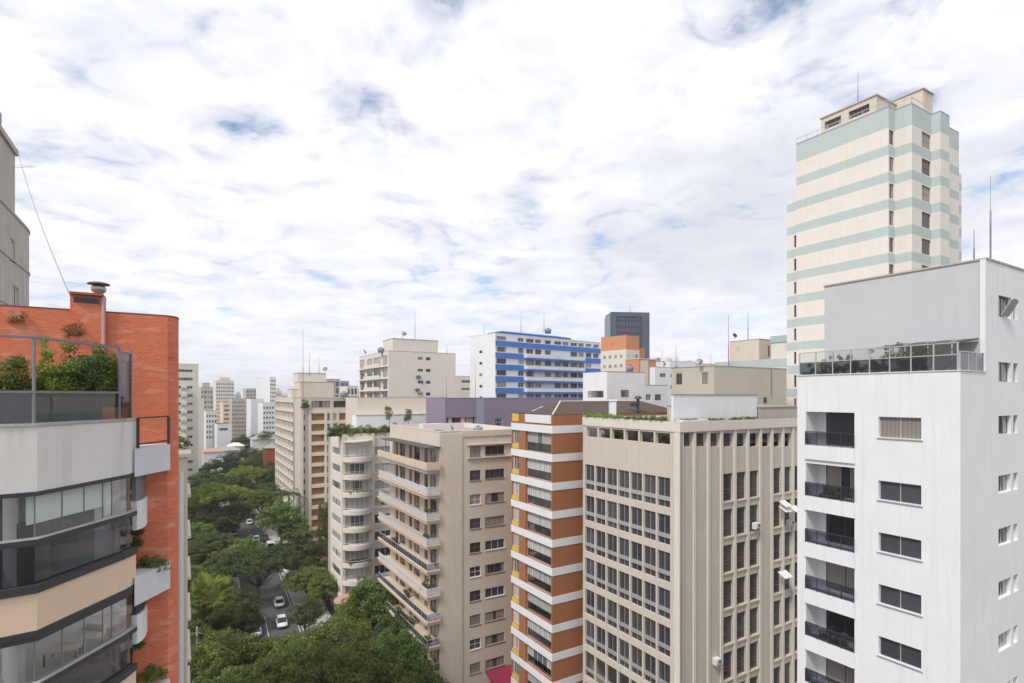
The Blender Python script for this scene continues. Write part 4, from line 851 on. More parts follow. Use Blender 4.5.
# ================================================================== WHITE BUILDING, NEAR RIGHT
b = Bd('white_apartment_building', 'large near white apartment tower with recessed balconies and a glass railed roof terrace', 960.5, 28.5); R_ = b.root
D = b.V(797.3); zt = b.Z(373.5, 0, 4); P_ = 3.0
wa, wb_ = b.V(921.3), b.V(878.5); zw = b.Z(480.3, 0, wb_)
ba, bb_ = b.V(854.5), b.V(806); zb0 = b.Z(468, 0, ba)
m = MB(); lh = [(wa, wb_, b.Z(437.5, 0, wb_), b.Z(416.6, 0, wb_), .22)]; bal = [(ba, bb_, b.Z(448.5, 0, ba), b.Z(412.8, 0, ba), 1.5)]
for k in range(8): z = zw-P_*k; lh.append((wa, wb_, z-1.12, z, .22)); z = zb0-P_*k; bal.append((ba, bb_, z-2.1, z, 1.5))
wall(m, 'L', 0, 0, D, 0, zt, lh+bal)
ra_, rb_ = b.U(998.5), b.U(1011); rc_, rd_ = b.U(1013.5), b.U(1018); z5 = b.Z(476, ra_); rh = []
tops = [b.Z(295, ra_), b.Z(362, ra_), b.Z(416, ra_)]+[z5-P_*k for k in range(8)]
hts = [b.Z(295, ra_)-b.Z(316.5, ra_), 1.1, 1.05]+[1.0]*8
Wd = 16; us = b.U(985.5); zu = b.Z(259, us)
for z, h in zip(tops, hts): rh += [(ra_, rb_, z-h, z, .25), (rc_, rd_, z-h, z, .25)]
hl_low = [h for h in rh if h[3] < zt+.8]; 
wall(m, 'R', 0, 0, us, 0, zt); wall(m, 'R', 0, us, Wd, 0, zu, rh)
VU = b.V(823.5, us); wall(m, 'L', us, 0, .25, zt-.8, zu); wall(m, 'E', Wd, 0, VU+3, 0, zu); wall(m, 'R', D, 0, Wd, 0, zt)
m.obj('wall', 'white', R_)
m = MB(); wall(m, 'L', us+.12, .25, VU, zt-.8, zu-.0); wall(m, 'R', VU, us+.12, Wd, zt-.8, zu); wall(m, 'R', .25, us, us+.12, zt-.8, zu); m.obj('upper_wall', 'greywall', R_)
m = MB(); m.box(us+.05, Wd, -.05, VU+.05, zu+.003, zu+.1); m.obj('upper_roof', 'taupe', R_)
m = MB(); m.box(.2, us+.1, .2, D-.2, zt-.5, zt-.45); m.obj('terrace_floor', 'terracotta', R_)
m = MB()
for q in ((-.05, us, -.05, .2), (-.05, .2, .2, D), (.2, us, D-.2, D+.05)): m.box(*q, zt+.003, zt+.06); m.box(max(q[0], .003), q[1], max(q[2], .003), min(q[3], D-.003), zt-.6, zt)
m.obj('coping', 'parapet', R_)
for i, h in enumerate(lh):
    if b.Z(683, 0, wa) > h[3]+.5: continue
    win(R_, 'L', 0, h[0], h[2], h[1]-h[0], h[3]-h[2], 2, .045, 'alu', 'pane', sill=.05, dep=.2)
for i, h in enumerate(rh): win(R_, 'R', 0, h[0], h[2], h[1]-h[0], h[3]-h[2], 1 if i % 2 else 2, .035, 'frame_w' if i > 5 else 'frame_d', 'pane', dep=.22)
# tilted open sash at the top right
o = MB(); hh = hts[0]; o.box(0, (rb_-ra_)*.6, -.02, .02, -.03, hh*.75); o = o.obj('open_sash', 'alu', R_); o.location = (ra_+.25, -.05, tops[0]-hh*.9); o.rotation_euler = (.5, 0, 0)
for i, h in enumerate(bal):
    if b.Z(683, 0, ba) > h[3]+.5: continue
    w_ = h[1]-h[0]-.55; f = win(R_, 'L', 1.32, h[0]+.02, h[2]+.02, w_, h[3]-h[2]-.1, 2, .06, 'frame_d', 'pane' if i else 'pane_off', dep=.1, name='balcony_door')
    e = MB(); e.box(1.40, 1.52, h[0]+w_, h[1], h[2], h[3]); e.obj('balcony_side_wall', 'white', R_)
    sl_ = MB(); sl_.box(-.12, -.003, h[0]-.05, h[1]+.02, h[2]-.9, h[2]+.0); sl_.obj('balcony', 'white', R_)
    rl = MB(); hr = .85; rl.box(-.10, -.04, h[0], h[1], h[2]+hr, h[2]+hr+.05)
    npost = 2 if i in (0, 2, 3) else 0
    for k in range(5): y = h[0]+(h[1]-h[0])*k/4; rl.box(-.09, -.05, y-.02, y+.02, h[2]+.003, h[2]+hr)
    if i in (1, 4, 5):
        for y in np.arange(h[0], h[1], .13): rl.box(-.08, -.06, y, y+.018, h[2]+.003, h[2]+hr)
    ro = rl.obj('railing', 'steel', R_); gl = MB(); gl.box(-.075, -.065, h[0], h[1], h[2]+.06, h[2]+hr-.02); gl.obj('rail_glass', 'railglass', ro)
    if i in (1, 4): 
        w = world_of(b, .5, (h[0]+h[1])/2, h[2]+.02); shrub(w, .3, .8, .6, 'green plants behind the balcony railing, %s balcony of the white tower' % ('second from the top' if i == 1 else 'fifth from the top'), 'leafd', 22, .05, 50, .15, 'balcony_plant', 'plant', 'plants on the white tower balconies', math.atan2(b.u[1], b.u[0]))
# terrace railing
rl = MB(); gl = MB(); zr = zt+.06; hr = 1.4; n = 8; vB = D-.1; a_ = .15
for k in range(n+1): y = .15+(vB-.15)*k/n; rl.box(.06, .12, y-.03, y+.03, zr, zr+hr)
rl.box(.05, .13, .1, vB, zr+hr, zr+hr+.05); rl.box(.05, .13, .1, vB, zr+.78, zr+.83)
for k in range(4): x = .15+(us-.2)*k/3; rl.box(x-.03, x+.03, .06, .12, zr, zr+.95)
rl.box(.1, us, .05, .13, zr+.95, zr+1.0); rl.obj('terrace_railing', 'frame_w' if False else 'alu', R_)
gl.box(.085, .095, .15, vB, zr+.03, zr+.78); gl.box(.15, us, .085, .095, zr+.03, zr+.92); gl.obj('terrace_glass', 'railglass', R_)
gl2 = MB(); gl2.box(.086, .094, .15, vB, zr+.84, zr+hr); gl2.obj('terrace_glass', 'clear', R_)
pg = MB(); pz = zt+1.75; y1_ = b.V(900, us)
pg.v += [(us-.0, .3, pz+.15), (us-.0, y1_, pz+.15), (us-2.0, y1_+.4, pz-.15), (us-2.0, .6, pz-.15)]; pg.v += [(x, y, z-.08) for x, y, z in pg.v[:4]]; pg.f += [(0, 1, 2, 3), (7, 6, 5, 4), (0, 4, 5, 1), (1, 5, 6, 2), (2, 6, 7, 3), (3, 7, 4, 0)]
po = pg.obj('terrace_awning', 'steel', R_); q = MB()
for k in range(4): y = .8+(y1_-.8)*k/3; q.tube((us-2.1, y, pz-.10), (us-.2, y-.2, pz+.2), .014, 5); q.tube((us-1.98, y, zt-.4), (us-1.98, y, pz-.14), .02, 6)
q.obj('strut', 'frame_w', po)
for i, (px, h_, mt) in enumerate(((815, .5, 'leafd'), (828, .7, 'leafo'), (838, 1.0, 'leafd'), (850, .8, 'leaf'), (857, 1.25, 'leaf'), (872, .9, 'leafo'), (886, 1.1, 'leaf'), (898, 1.2, 'leafo'), (912, 1.2, 'leafd'), (926, 1.1, 'leafo'), (940, 1.1, 'leaf'))):
    v = b.V(px, .6); w = world_of(b, .6, v, zt-.45); Ls = ['low dark shrub at the left end of the white tower roof terrace', 'small olive shrub second from the left on the glass railed terrace', 'dark bushy shrub third from the left on the glass railed terrace', 'green shrub fourth from the left on the glass railed terrace', 'tallest upright shrub poking above the glass terrace railing', 'olive shrub just right of the tallest shrub on the glass railed terrace', 'green shrub left of the terrace awning on the white tower', 'olive shrub at the left end of the terrace awning', 'dark shrub under the middle of the terrace awning', 'olive shrub second from the right corner of the glass railed terrace', 'green shrub at the right corner of the glass railed terrace']
    shrub(w, .4, .7, h_+.75, Ls[i], mt, 22, .045, 70, .17, 'terrace_shrub', 'plant', 'shrubs of the glass railed terrace', math.atan2(b.u[1], b.u[0]))
    pot = thing('planter_box', 'planter of the ' + Ls[i], 'planter', world_of(b, .6, v, zt-.449), math.atan2(b.u[1], b.u[0]), 'planters of the glass railed terrace'); m = MB(); m.box(-.28, .28, -.45, .45, 0, .32); m.obj('box_body', 'steel', pot); m = MB(); m.box(-.24, .24, -.41, .41, .322, .33); m.obj('soil', 'bark', pot)
# ================================================================== OCHRE PANEL BLOCK AND TAN GRID BLOCK
b = Bd('ochre_panel_building', 'cream apartment block with stacked ochre brown panels and dark glazed top floor', 301, 150); R_ = b.root; Wd = b.U(358); zt = b.Z(398.5); P_ = 2.93; z1 = b.Z(413.5, 3)
def W_(x): return b.U(x)
m = MB(); rh = [(W_(311.5), W_(330), b.Z(407.5, 4), b.Z(400, 4)), (W_(333.5), W_(355), b.Z(407.5, 8), b.Z(400, 8))]
for k in range(14):
    z = z1-P_*k
    rh += [(W_(303.5), W_(305.5), z-1.9, z-.3), (W_(311.3), W_(324), z-1.9, z), (W_(327), W_(329.5), z-2.0, z-.1), (W_(339), W_(346), z-1.9, z)]
wall(m, 'R', 0, 0, Wd, 0, zt, rh, .25); wall(m, 'L', 0, 0, 10, 0, zt); wall(m, 'E', Wd, 0, 10, 0, zt); wall(m, 'R', 10, 0, Wd, 0, zt); m.obj('wall', 'beige', R_)
for i, h in enumerate(rh):
    w_, h_ = h[1]-h[0], h[3]-h[2]
    if i < 2: win(R_, 'R', 0, h[0], h[2], w_, h_, 4, .1, 'frame_d', 'pane', dep=.2)
    elif (i-2) % 4 in (1, 3): p = MB(); p.box(h[0]+.02, h[1]-.02, .1, .2, h[2]+.02, h[3]-.02); p.obj('ochre_panel', 'ochre', R_)
    else: win(R_, 'R', 0, h[0], h[2], w_, h_, 1, .07, 'frame_w', 'pane', dep=.2)
m = MB()
for k in range(15): z = z1-P_*k; m.box(W_(311.3), Wd, -.35, -.004, z+.02, z+.9)
for x in (301.6, 309.8, 325.5, 331, 337.5): m.box(W_(x)-.35, W_(x)+.35, -.45, -.36, 0, z1+1)
for k in range(14): z = z1-P_*k; m.box(W_(324.4), W_(326.6), -.1, -.005, z-1.9, z)
m.obj('frame_band', 'creamlt', R_); parapet_roof(R_, 0, Wd, 0, 10, zt, coping='beige')
shrub(world_of(b, W_(304.5), -.6, b.Z(408, 1)), .8, .4, 2.0, 'dark plant on the top terrace of the ochre panelled block', 'leafd', 20, .16, 40, .4, 'terrace_plant', 'plant')
b = Bd('grid_front_building', 'tan apartment block with a dense grid of small recessed windows facing the avenue', 293.5, 166); R_ = b.root; D = b.V(275.5); zt = b.Z(397.5); Wd = b.U(356)
m = MB(); lh = []; ncol = 7; P_ = 2.95
for k in range(13):
    for j in range(ncol): lh.append((D*(j+.12)/ncol, D*(j+.88)/ncol, zt-1.5-P_*k-2.0, zt-1.5-P_*k-.2))
wall(m, 'L', 0, 0, D, 0, zt, lh, .5); wall(m, 'R', 0, 0, Wd, 0, zt); wall(m, 'R', D, 0, Wd, 0, zt); wall(m, 'E', Wd, 0, D, 0, zt); m.obj('wall', 'cream', R_)
for h in lh: win(R_, 'L', 0, h[0], h[2], round(h[1]-h[0], 2), 1.8, 2, .12, 'frame_w', 'pane_far', dep=.45)
m = MB()
for k in range(14): m.box(-.18, -.004, 0, D, zt-1.5-P_*k, zt-1.5-P_*k+.2)
for j in range(ncol+1): m.box(-.14, -.006, D*j/ncol-.12, D*j/ncol+.12, 0, zt-.3)
m.obj('grid_frame', 'creamlt', R_); m = MB(); m.box(0.6, W_(300)-W_(293) if False else 3.0, -.15, -.004, 0, zt-3); m.obj('white_strip', 'whiteb', R_)
parapet_roof(R_, 0, Wd, 0, D, zt, coping='creamlt')
zt_ = zt; block(R_, b.U(300, 4), b.U(334, 4), 4, 14, zt-.6, b.Z(382, 3, 4), 'cream', 'gabled_room'); block(R_, b.U(298, 7), b.U(326, 7), 7, 16, b.Z(382, 3, 4)-.1, b.Z(373, 3, 7), 'creamlt', 'roof_tower')
block(R_, .5, 4.5, 6, 14, zt-.6, zt+2.6, 'creamlt', 'side_room')
for i, (px, Y_, yt, wpx, mt, L) in enumerate(((327, 240, 379, 13, 'concrete', 'grey block with open balconies right of the tan roof tower'), (337, 260, 381, 12, 'bluegrey', 'bluish grey balcony block beside the penthouse block on the skyline'), (347, 215, 386, 11, 'creamlt', 'pale narrow block just left of the penthouse block'))):
    b = far_block('distant_building', L, px, Y_, yt, None, px+wpx, mt, rows=4, first=.6, D=12, R=[(.08, .3, .3, 2.6, 1), (.38, .6, .3, 2.6, 1), (.68, .92, .3, 2.6, 1)], group='distant buildings')
# ================================================================== LEFT EDGE OF THE AVENUE
b = far_block('slab_building', 'narrow cream block with dark ribbon windows just right of the red brick wall', 172, 190, 363.5, None, 198.5, 'creamlt', vp=60, D=14, rows=16, first=1.0, P_=2.9, R=[(.22, .78, 1.0, 2.0, 4)])
m = MB()
for k in range(14): z = b.zt-8.5-2.9*k; m.box(b.U(181), b.U(186.5), -1.3, -.01, z-.1, z+.9)
m.obj('balcony', 'creamlt', b.root)
b = Bd('cream_side_building', 'slim cream building flank with a white drain pipe peeping out behind the red brick wall', 187, 43, 180); 
m = MB(); zt = b.Z(452); m.box(-6, 0, -4, 3, 0, zt); m.obj('wall', 'cream', b.root); m = MB(); m.box(-6.1, .25, -4.2, 3.2, zt+.003, zt+.25)
for k in range(9): m.box(-5, .22, -3.5, 2.5, zt-3-3*k, zt-2.8-3*k)
m.obj('ledge', 'creamlt', b.root); m = MB(); m.tube((b.U(181, -4.2), -4.2, 0), (b.U(181, -4.2), -4.2, zt-1), .16, 8); m.obj('drain_pipe', 'frame_w', b.root)
shrub(world_of(b, -.4, 0, zt+.25), .5, .8, .9, 'small plant on the ledge of the slim cream flank', 'leafo', 16, .08, 40, .2, 'ledge_plant', 'plant')
# far cluster
FC = [ # px corner, Y, ytop, pxl, pxr, mat, rows, R openings, label
 (201, 330, 387, None, 213, 'taupe', 9, 4, 'brownish distant tower beside the narrow cream block'), (197, 300, 398, None, 204, 'creamlt', 0, 0, 'blank pale strip of a block left of the brownish distant tower'),
 (216, 470, 380.5, None, 234, 'creamlt', 12, 8, 'tallest pale distant tower with a fine grid of windows'), (206, 320, 411, None, 217, 'whiteb', 5, 4, 'small white distant block below the brownish tower'),
 (217, 300, 424, None, 231, 'whiteb', 1, 1, 'low white distant block with a stepped roof line above the orange roof'), (223, 400, 402, None, 230.5, 'tan', 7, 1, 'slim peach distant block in front of the tallest pale tower'),
 (232, 420, 398.5, None, 250, 'taupe', 11, 9, 'grey brown distant block with many windows in the cluster middle'), (246, 520, 388.5, None, 257, 'taupe', 8, 3, 'small brown distant tower left of the tall white one'),
 (270, 430, 377, 256, 276, 'whiteb', 12, 3, 'tall white distant tower with a dark window side'), (251, 360, 399, None, 264, 'whiteb', 4, 0, 'blank white distant block under the tall white tower'),
 (263, 340, 403, None, 277, 'whiteb', 9, 5, 'white distant block with rows of short windows at the edge of the tan grid block'), (240, 600, 399, None, 256, 'bluegrey', 4, 3, 'faint grey block far down the avenue'),
 (206, 700, 400, None, 222, 'taupe', 4, 3, 'faint brown block far behind the white stepped block')]
for (px, Y_, yt, pl, pr, mt, rows, nw, L) in FC:
    R = [((i+.15)/nw, (i+.8)/nw, .9, 2.3, 1) for i in range(nw)]
    if nw: rows = min(rows, 96//nw)
    b = far_block('distant_building', L, px, Y_, yt, pl, pr, mt, vp=100, rows=rows, first=1.5, P_=3.1, D=None if pl else 14, R=R, group='distant buildings')
    if Y_ in (470, 330): block(b.root, b.wd*.25, b.wd*.8, 3, 9, b.zt-.6, b.zt+2.6, mt, 'rooftop_room')
# small houses with tiled roofs
def house(px, Y_, w, d, hw, hr, mat, rmat, label, vp=180):
    b = Bd('house', label, px, Y_, vp, 'house', 'low houses among the avenue trees'); m = MB()
    hl = [(w*(.1+.3*i), w*(.1+.3*i)+.9, 1.2, 2.4) for i in range(3)]
    wall(m, 'R', 0, 0, w, 0, hw, hl, .12); wall(m, 'L', 0, 0, d, 0, hw); wall(m, 'E', w, 0, d, 0, hw); wall(m, 'R', d, 0, w, 0, hw); m.obj('wall', mat, b.root)
    for h in hl: win(b.root, 'R', 0, h[0], h[2], h[1]-h[0], 1.2, 2, .06, 'frame_w', 'pane', dep=.1)
    r_ = MB(); o = .4; xm = d/2; r_.v += [(-o, -o, hw), (w+o, -o, hw), (w+o, d+o, hw), (-o, d+o, hw), (xm*.8, d/2, hw+hr), (w-xm*.8, d/2, hw+hr)]; r_.f += [(0, 1, 5, 4), (1, 2, 5), (2, 3, 4, 5), (3, 0, 4), (3, 2, 1, 0)]; r_.obj('roof', rmat, b.root)
house(203, 235, 8, 7, 16, 1.4, 'whiteb', 'terracotta', 'white house with an orange roof at the left of the far trees'); house(217, 245, 9, 6, 15.5, 1.6, 'whiteb', 'roofgrey', 'white house with a grey roof beside the orange roofed one')
house(252, 290, 12, 8, 17, 2.2, 'creamlt', 'roofgrey', 'pale house with a broken grey roof behind the palms'); house(265, 215, 5, 7, 19.5, 2.0, 'red', 'roofgrey', 'red walled house at the foot of the tan grid block')
house(228, 262, 7, 6, 16, 1.5, 'creamlt', 'creamlt', 'small cream house at the edge of the far tree tops')

rr = random.Random(11); k_ = 0
WORDS = [('pale', 'creamlt'), ('whitish', 'whiteb'), ('grey brown', 'taupe'), ('greyish blue', 'bluegrey'), ('beige', 'beige')]
for (px, Y_, yt, wpx, c_, wh) in ((199, 620, 393, 6, 0, 'at the left end of the far cluster'), (204, 760, 397, 8, 2, 'just right of the leftmost faint one'), (212, 900, 395, 6, 1, 'left of the tallest pale tower'), (235, 800, 394, 7, 4, 'just right of the tallest pale tower'), (243, 700, 391, 6, 1, 'over the middle of the cluster'), (249, 850, 396, 9, 0, 'behind the small brown tower'), (258, 950, 393, 6, 2, 'half hidden by the tall white tower'),
   (276, 500, 391, 6, 0, 'wedged beside the tan grid block'), (281, 640, 394, 8, 1, 'over the roof of the tan grid block'), (457, 420, 383, 9, 1, 'left of the blue striped block'), (352, 330, 389, 7, 2, 'over the ochre block roof'), (662, 400, 369, 10, 4, 'right of the orange towers'), (676, 520, 374, 12, 0, 'over the left part of the khaki block'), (694, 450, 371, 9, 3, 'over the middle of the khaki block'), (708, 600, 376, 14, 1, 'left of the cream rooftop box'), (232, 540, 407, 7, 1, 'low between the peach and grey brown blocks')):
    b = far_block('distant_building', 'faint %s far tower %s' % (WORDS[c_][0], wh), px, Y_, yt, None, px+wpx, WORDS[c_][1], rows=6, first=1.5, P_=3.4, D=12, vp=100, R=[(.1, .3, .8, 2.4, 1), (.4, .6, .8, 2.4, 1), (.7, .9, .8, 2.4, 1)], group='distant buildings')
    if k_ % 2: block(b.root, b.wd*.3, b.wd*.75, 3, 8, b.zt-.6, b.zt+2.4, WORDS[c_][1])
    k_ += 1

for i, (x, y, w, d, h_, c_) in enumerate(((-62, 66, 14, 16, 30, 'creamlt'), (-92, 88, 16, 14, 38, 'beige'), (-84, 130, 15, 15, 32, 'whiteb'), (-125, 150, 18, 16, 42, 'taupe'), (-160, 110, 20, 16, 36, 'cream'), (-150, 220, 20, 18, 44, 'creamlt'), (-200, 180, 22, 18, 40, 'whiteb'), (-240, 300, 24, 20, 46, 'beige'), (-300, 240, 24, 20, 44, 'taupe'))):
    Y_ = y; px_ = 512+F*x/Y_
    if px_+F*w*.9/Y_ > 176 and Y_ > 17: pass
    b = far_block('side_street_building', ['cream', 'beige', 'white', 'grey brown', 'cream', 'pale', 'white', 'beige', 'brown'][i]+' block on the far side of the brick apartment building, away from the avenue', px_-40, Y_, YH-(h_-H)*F/Y_, None, None, c_, rows=8, first=1.2, P_=3.0, D=d, wd=w*.7, R=[(.1, .3, .8, 2.2, 2), (.4, .6, .8, 2.2, 2), (.7, .9, .8, 2.2, 2)], L=[(.2, .4, .8, 2.2, 2), (.6, .8, .8, 2.2, 2)], group='blocks beyond the brick building')
# ================================================================== NEAR LEFT APARTMENT BUILDING
def W2(px, Y): return ((px-512)/F*Y, Y)
A = W2(37, 11.3); B_ = W2(124, 13.65); C_ = W2(136, 14.15); L0 = (A[0]-3.9, A[1]-3.1)
def zA(py): return H-(py-YH)*11.3/F
nb = thing('brick_apartment_building', 'red brick apartment building with glazed floors, pale parapets and a planted roof terrace', 'building', (A[0], A[1], 0)); ox, oy = A
def lc(p): return (p[0]-ox, p[1]-oy)
face = [lc(L0), lc(A), lc(B_), lc(C_)]
def back(d=5.0): return [(face[0][0]-2.2, face[0][1]+d+2), (face[0][0]+1, face[0][1]+9.5)]
BK = [lc((-12.9, 20.4)), lc((-19.5, 15.8))]
foot = face+[lc(W2(140, 16.0))]+BK
def inset(path, d):
    """offset an open plan path inwards (to the left of its direction)"""
    out = []; n = len(path)
    for i in range(n):
        ds = []
        if i > 0: ds.append((Vector(path[i])-Vector(path[i-1])).normalized())
        if i < n-1: ds.append((Vector(path[i+1])-Vector(path[i])).normalized())
        nn = sum((Vector((-q.y, q.x)) for q in ds), Vector((0, 0))).normalized(); k = 1/max(.5, nn.dot(Vector((-ds[0].y, ds[0].x)))); out.append(tuple(Vector(path[i])+nn*d*k))
    return out
zp = zA(426.5); FLH = 2.98; zpb = zA(491.5)
# top parapet
m = MB(); pi_ = inset(face, .11); m.strip(pi_, zpb, zp, .22); m.obj('parapet', 'parapet', nb)
m = MB(); m.strip(pi_, zp+.003, zp+.06, .27); m.obj('coping', 'concrete', nb)
m = MB(); fi = inset(face, .24); m.prism(fi+[lc(W2(139, 16.0))]+BK, zpb+.05, zpb+.3); m.obj('terrace_floor', 'roofgrey', nb)
NFL = 5
for k in range(NFL):
    zc = zpb-FLH*k                 # ceiling underside line
    m = MB(); m.strip(inset(face, .06), zc-.09, zc-.003, .16); m.strip(inset(face, .06), zc-1.10, zc-.98, .18); m.strip(inset(face, .06), zc-2.08, zc-1.92, .2); m.obj('window_rail', 'steel', nb)
    m = MB(); m.strip(inset(face, .03), zc-1.04, zc-.98+.03, .10); m.obj('rail_highlight', 'alu', nb)
    g1 = MB(); pf = inset(face, .09); g1.strip(pf[:2], zc-.98, zc-.09, .012); g1.strip(pf[1:], zc-.98, zc-.09, .012); g1.obj('glazing', 'clear', nb)
    g2 = MB(); g2.strip(pf, zc-1.92, zc-1.10, .012); g2.obj('lower_glazing', 'tint', nb)
    for t in (0, .28, .53, .76, .88): q = Vector(pf[1]).lerp(Vector(pf[2]), t); j = MB(); j.box(q.x-.008, q.x+.008, q.y-.012, q.y+.012, zc-.98, zc-.09); j.obj('glass_joint', 'rail', nb)
    if k < NFL:
        m = MB(); m.strip(inset(face, .10), zc-FLH+.13, zc-2.085, .20); m.obj('spandrel', 'tan' if k != 9 else 'parapet', nb)
        m = MB(); m.strip(inset(face, .08), zc-FLH+.003, zc-FLH+.125, .22); m.obj('slab_edge', 'steel', nb)
    m = MB(); m.prism(fi+[lc(W2(139, 16.0))]+BK, zc-FLH+.01, zc-FLH+.3); m.obj('floor_slab', 'infloor', nb)
    m = MB(); bw0, bw1 = Vector(lc((-19.3, 15.7))), Vector(lc((-13.1, 20.0))); m.strip([tuple(bw0), tuple(bw1)], zc-FLH+.31, zc+.04, .15)
    pw0, pw1 = Vector(lc(W2(22, 12.2))), Vector(lc(W2(5, 15.0))); m.strip([tuple(pw0), tuple(pw1)], zc-FLH+.31, zc+.04, .12); m.obj('room_wall', 'inwall', nb)
    if k == 0:
        bl = MB(); pb = inset(face, .30); q0 = Vector(pb[1]).lerp(Vector(pb[2]), -.03); q1 = Vector(pb[1]).lerp(Vector(pb[2]), .88); q2 = Vector(pb[1]).lerp(Vector(pb[2]), 1.0)
        bl.strip([tuple(q0), tuple(q1)], zc-.72, zc-.06, .02); bl.strip([tuple(q1+Vector((.0, .02))), tuple(q2)], zc-.95, zc-.06, .02); bl.obj('roller_blind', 'blind', nb)
        iw = MB(); pb = inset(face, .75); iw.strip([pb[1], pb[2]], zc-FLH+.31, zc-.75, .06); iw.obj('inner_wall', plain('grey_inner_wall', (.22, .22, .24), .6), nb)
        s0 = Vector(pb[1]).lerp(Vector(pb[2]), .28); s1 = Vector(pb[1]).lerp(Vector(pb[2]), .88); sc = MB(); sc.strip([tuple(Vector(inset(face, .66)[1]).lerp(Vector(inset(face, .66)[2]), .22)), tuple(Vector(inset(face, .66)[1]).lerp(Vector(inset(face, .66)[2]), .72))], zc-1.55, zc-1.17, .05); sc.obj('dark_screen', 'black', nb)
        cu = MB(); pc = inset(face, .5); a0_, a1_ = Vector(pc[0]), Vector(pc[1])
        for i in range(22): q = a0_.lerp(a1_, .5+i*.02); cu.tube((q.x, q.y, zc-FLH+.35), (q.x, q.y, zc-.1), .045, 6)
        cu.obj('curtain', plain('dark_curtain', (.16, .15, .16), .9), nb)
    if k == 1:
        cu = MB(); pc = inset(face, .5); a0_, a1_ = Vector(pc[0]), Vector(pc[1])
        for i in range(18): q = a0_.lerp(a1_, .55+i*.018); cu.tube((q.x, q.y, zc-FLH+.35), (q.x, q.y, zc-.1), .05, 6)
        cu.obj('curtain', plain('grey_curtain', (.42, .41, .41), .9), nb)
    # right hand curved side balcony
    sb = [lc(W2(131, 14.35)), lc(W2(137, 14.4)), lc(W2(142, 14.6)), lc(W2(145.5, 14.85)), lc(W2(147.5, 15.2)), lc(W2(147.3, 15.8))]
    m = MB(); m.prism(sb+[lc(W2(138, 16.2))], zc-1.55, zc-.80); m.obj('side_balcony', 'whiteb', nb)
    m = MB(); m.strip(inset(sb, .05), zc-.15, zc-.08, .08); m.strip(inset(sb, .06), zc-.79, zc-.16, .03); m.obj('side_railing', 'steel' if k else 'rail', nb)
    # planter boxes on the brick wall
    def planter(z1, z0):
        q = [lc(W2(134.5, 14.0)), lc(W2(170.2, 15.35)), lc(W2(168, 15.75)), lc(W2(138, 15.4))]; m = MB(); m.prism(q, z0, z1); return m
    z1_, z0_ = H-(445-YH)*15/F-3.3*k, H-(471.5-YH)*15/F-3.3*k
    pl = planter(z1_, z0_).obj('planter_box', plain('pale_blue_grey_render', (.62, .635, .67), .8), nb)
# brick wall with rounded right edge
E1 = Vector(lc(W2(167.5, 15.45))); ud = Vector((.856, .517)); zw = H+(396-314.5)*15/F
cor = [tuple(E1-ud*9), tuple(E1)]; c0 = E1
for t in (20, 40, 60): pass
arc = [E1+Vector((.05, .10)), E1+Vector((.07, .22)), E1+Vector((.05, .38)), E1+Vector((-.02, .55)), E1+Vector((-.5, 1.3))]
top = [tuple(E1-ud*9)]+[tuple(E1)]+[tuple(q) for q in arc]+[tuple(E1-ud*9+Vector((-.8, 1.2)))]
m = MB(); zbase = zpb+.31; m.prism(top, zbase, zw); m.obj('brick_wall', 'brick', nb)
low = [tuple(E1-ud*.95)]+[tuple(E1)]+[tuple(q) for q in arc]+[tuple(E1-ud*.95+Vector((-.5, 1.2)))]
m = MB(); m.prism(low, 0, zbase-.003); m.obj('brick_wall', 'brick', nb)
m = MB(); m.prism([tuple(Vector(p)+((Vector(p)-E1).normalized()*.02 if Vector(p) != E1 else Vector((0, 0)))) for p in top], zw+.003, zw+.05); m.obj('wall_cap', plain('dark_brick_cap', (.25, .08, .06), .9), nb)
# chimney
def onwall(px, off=0.0):
    k = (px-512)/F; e = E1+Vector((ox, oy)); s = (k*e.y-e.x)/(ud.x-k*ud.y); p = E1+ud*s+Vector((.517, -.856))*off; return p
ca, cb2 = onwall(70.5), onwall(104); nrm = Vector((.517, -.856)); zc1 = H+(396-295)*14.4/F
m = MB(); q = [tuple(ca+nrm*.07), tuple(cb2+nrm*.07), tuple(cb2-nrm*.5), tuple(ca-nrm*.5)]; m.prism(q, zw-1.6, zc1); cho = m.obj('chimney', 'brick', nb)
m = MB(); m.prism([tuple(ca+nrm*.2), tuple(cb2+nrm*.2), tuple(cb2-nrm*.54), tuple(ca-nrm*.54)], zc1+.003, zc1+.06); m.obj('cap', plain('chimney_cap', (.35, .12, .09), .9), cho)
m = MB(); e0, e1 = ca+(cb2-ca)*.1, ca+(cb2-ca)*.86; m.prism([tuple(e0+nrm*.08), tuple(e1+nrm*.08), tuple(e1+nrm*.02), tuple(e0+nrm*.02)], zc1-.20, zc1-.06); m.obj('flue_slot', 'black', cho)
pp = cb2+nrm*.10; m = MB(); m.tube((pp.x, pp.y, zw-2.0), (pp.x, pp.y, zc1), .045, 8); m.obj('pipe', plain('pinkish_pipe', (.50, .33, .30), .7), cho)
cw = onwall(98)-nrm*.15; co = thing('chimney_cowl', 'round metal chimney cowl with a flat lid on top of the brick chimney', 'chimney cowl', (cw.x+ox, cw.y+oy, zc1+.06))
m = MB(); m.lathe([(.10, 0), (.10, .06), (.16, .10), (.17, .20), (.12, .27), (.02, .28)], 18); m.obj('bowl', plain('galvanised', (.40, .40, .40), .35, .8), co, True); m = MB(); m.lathe([(.02, .285), (.26, .285), (.24, .32), (.08, .36), (.01, .37)], 18); m.obj('lid', plain('rusty_lid', (.20, .16, .14), .6), co, True)
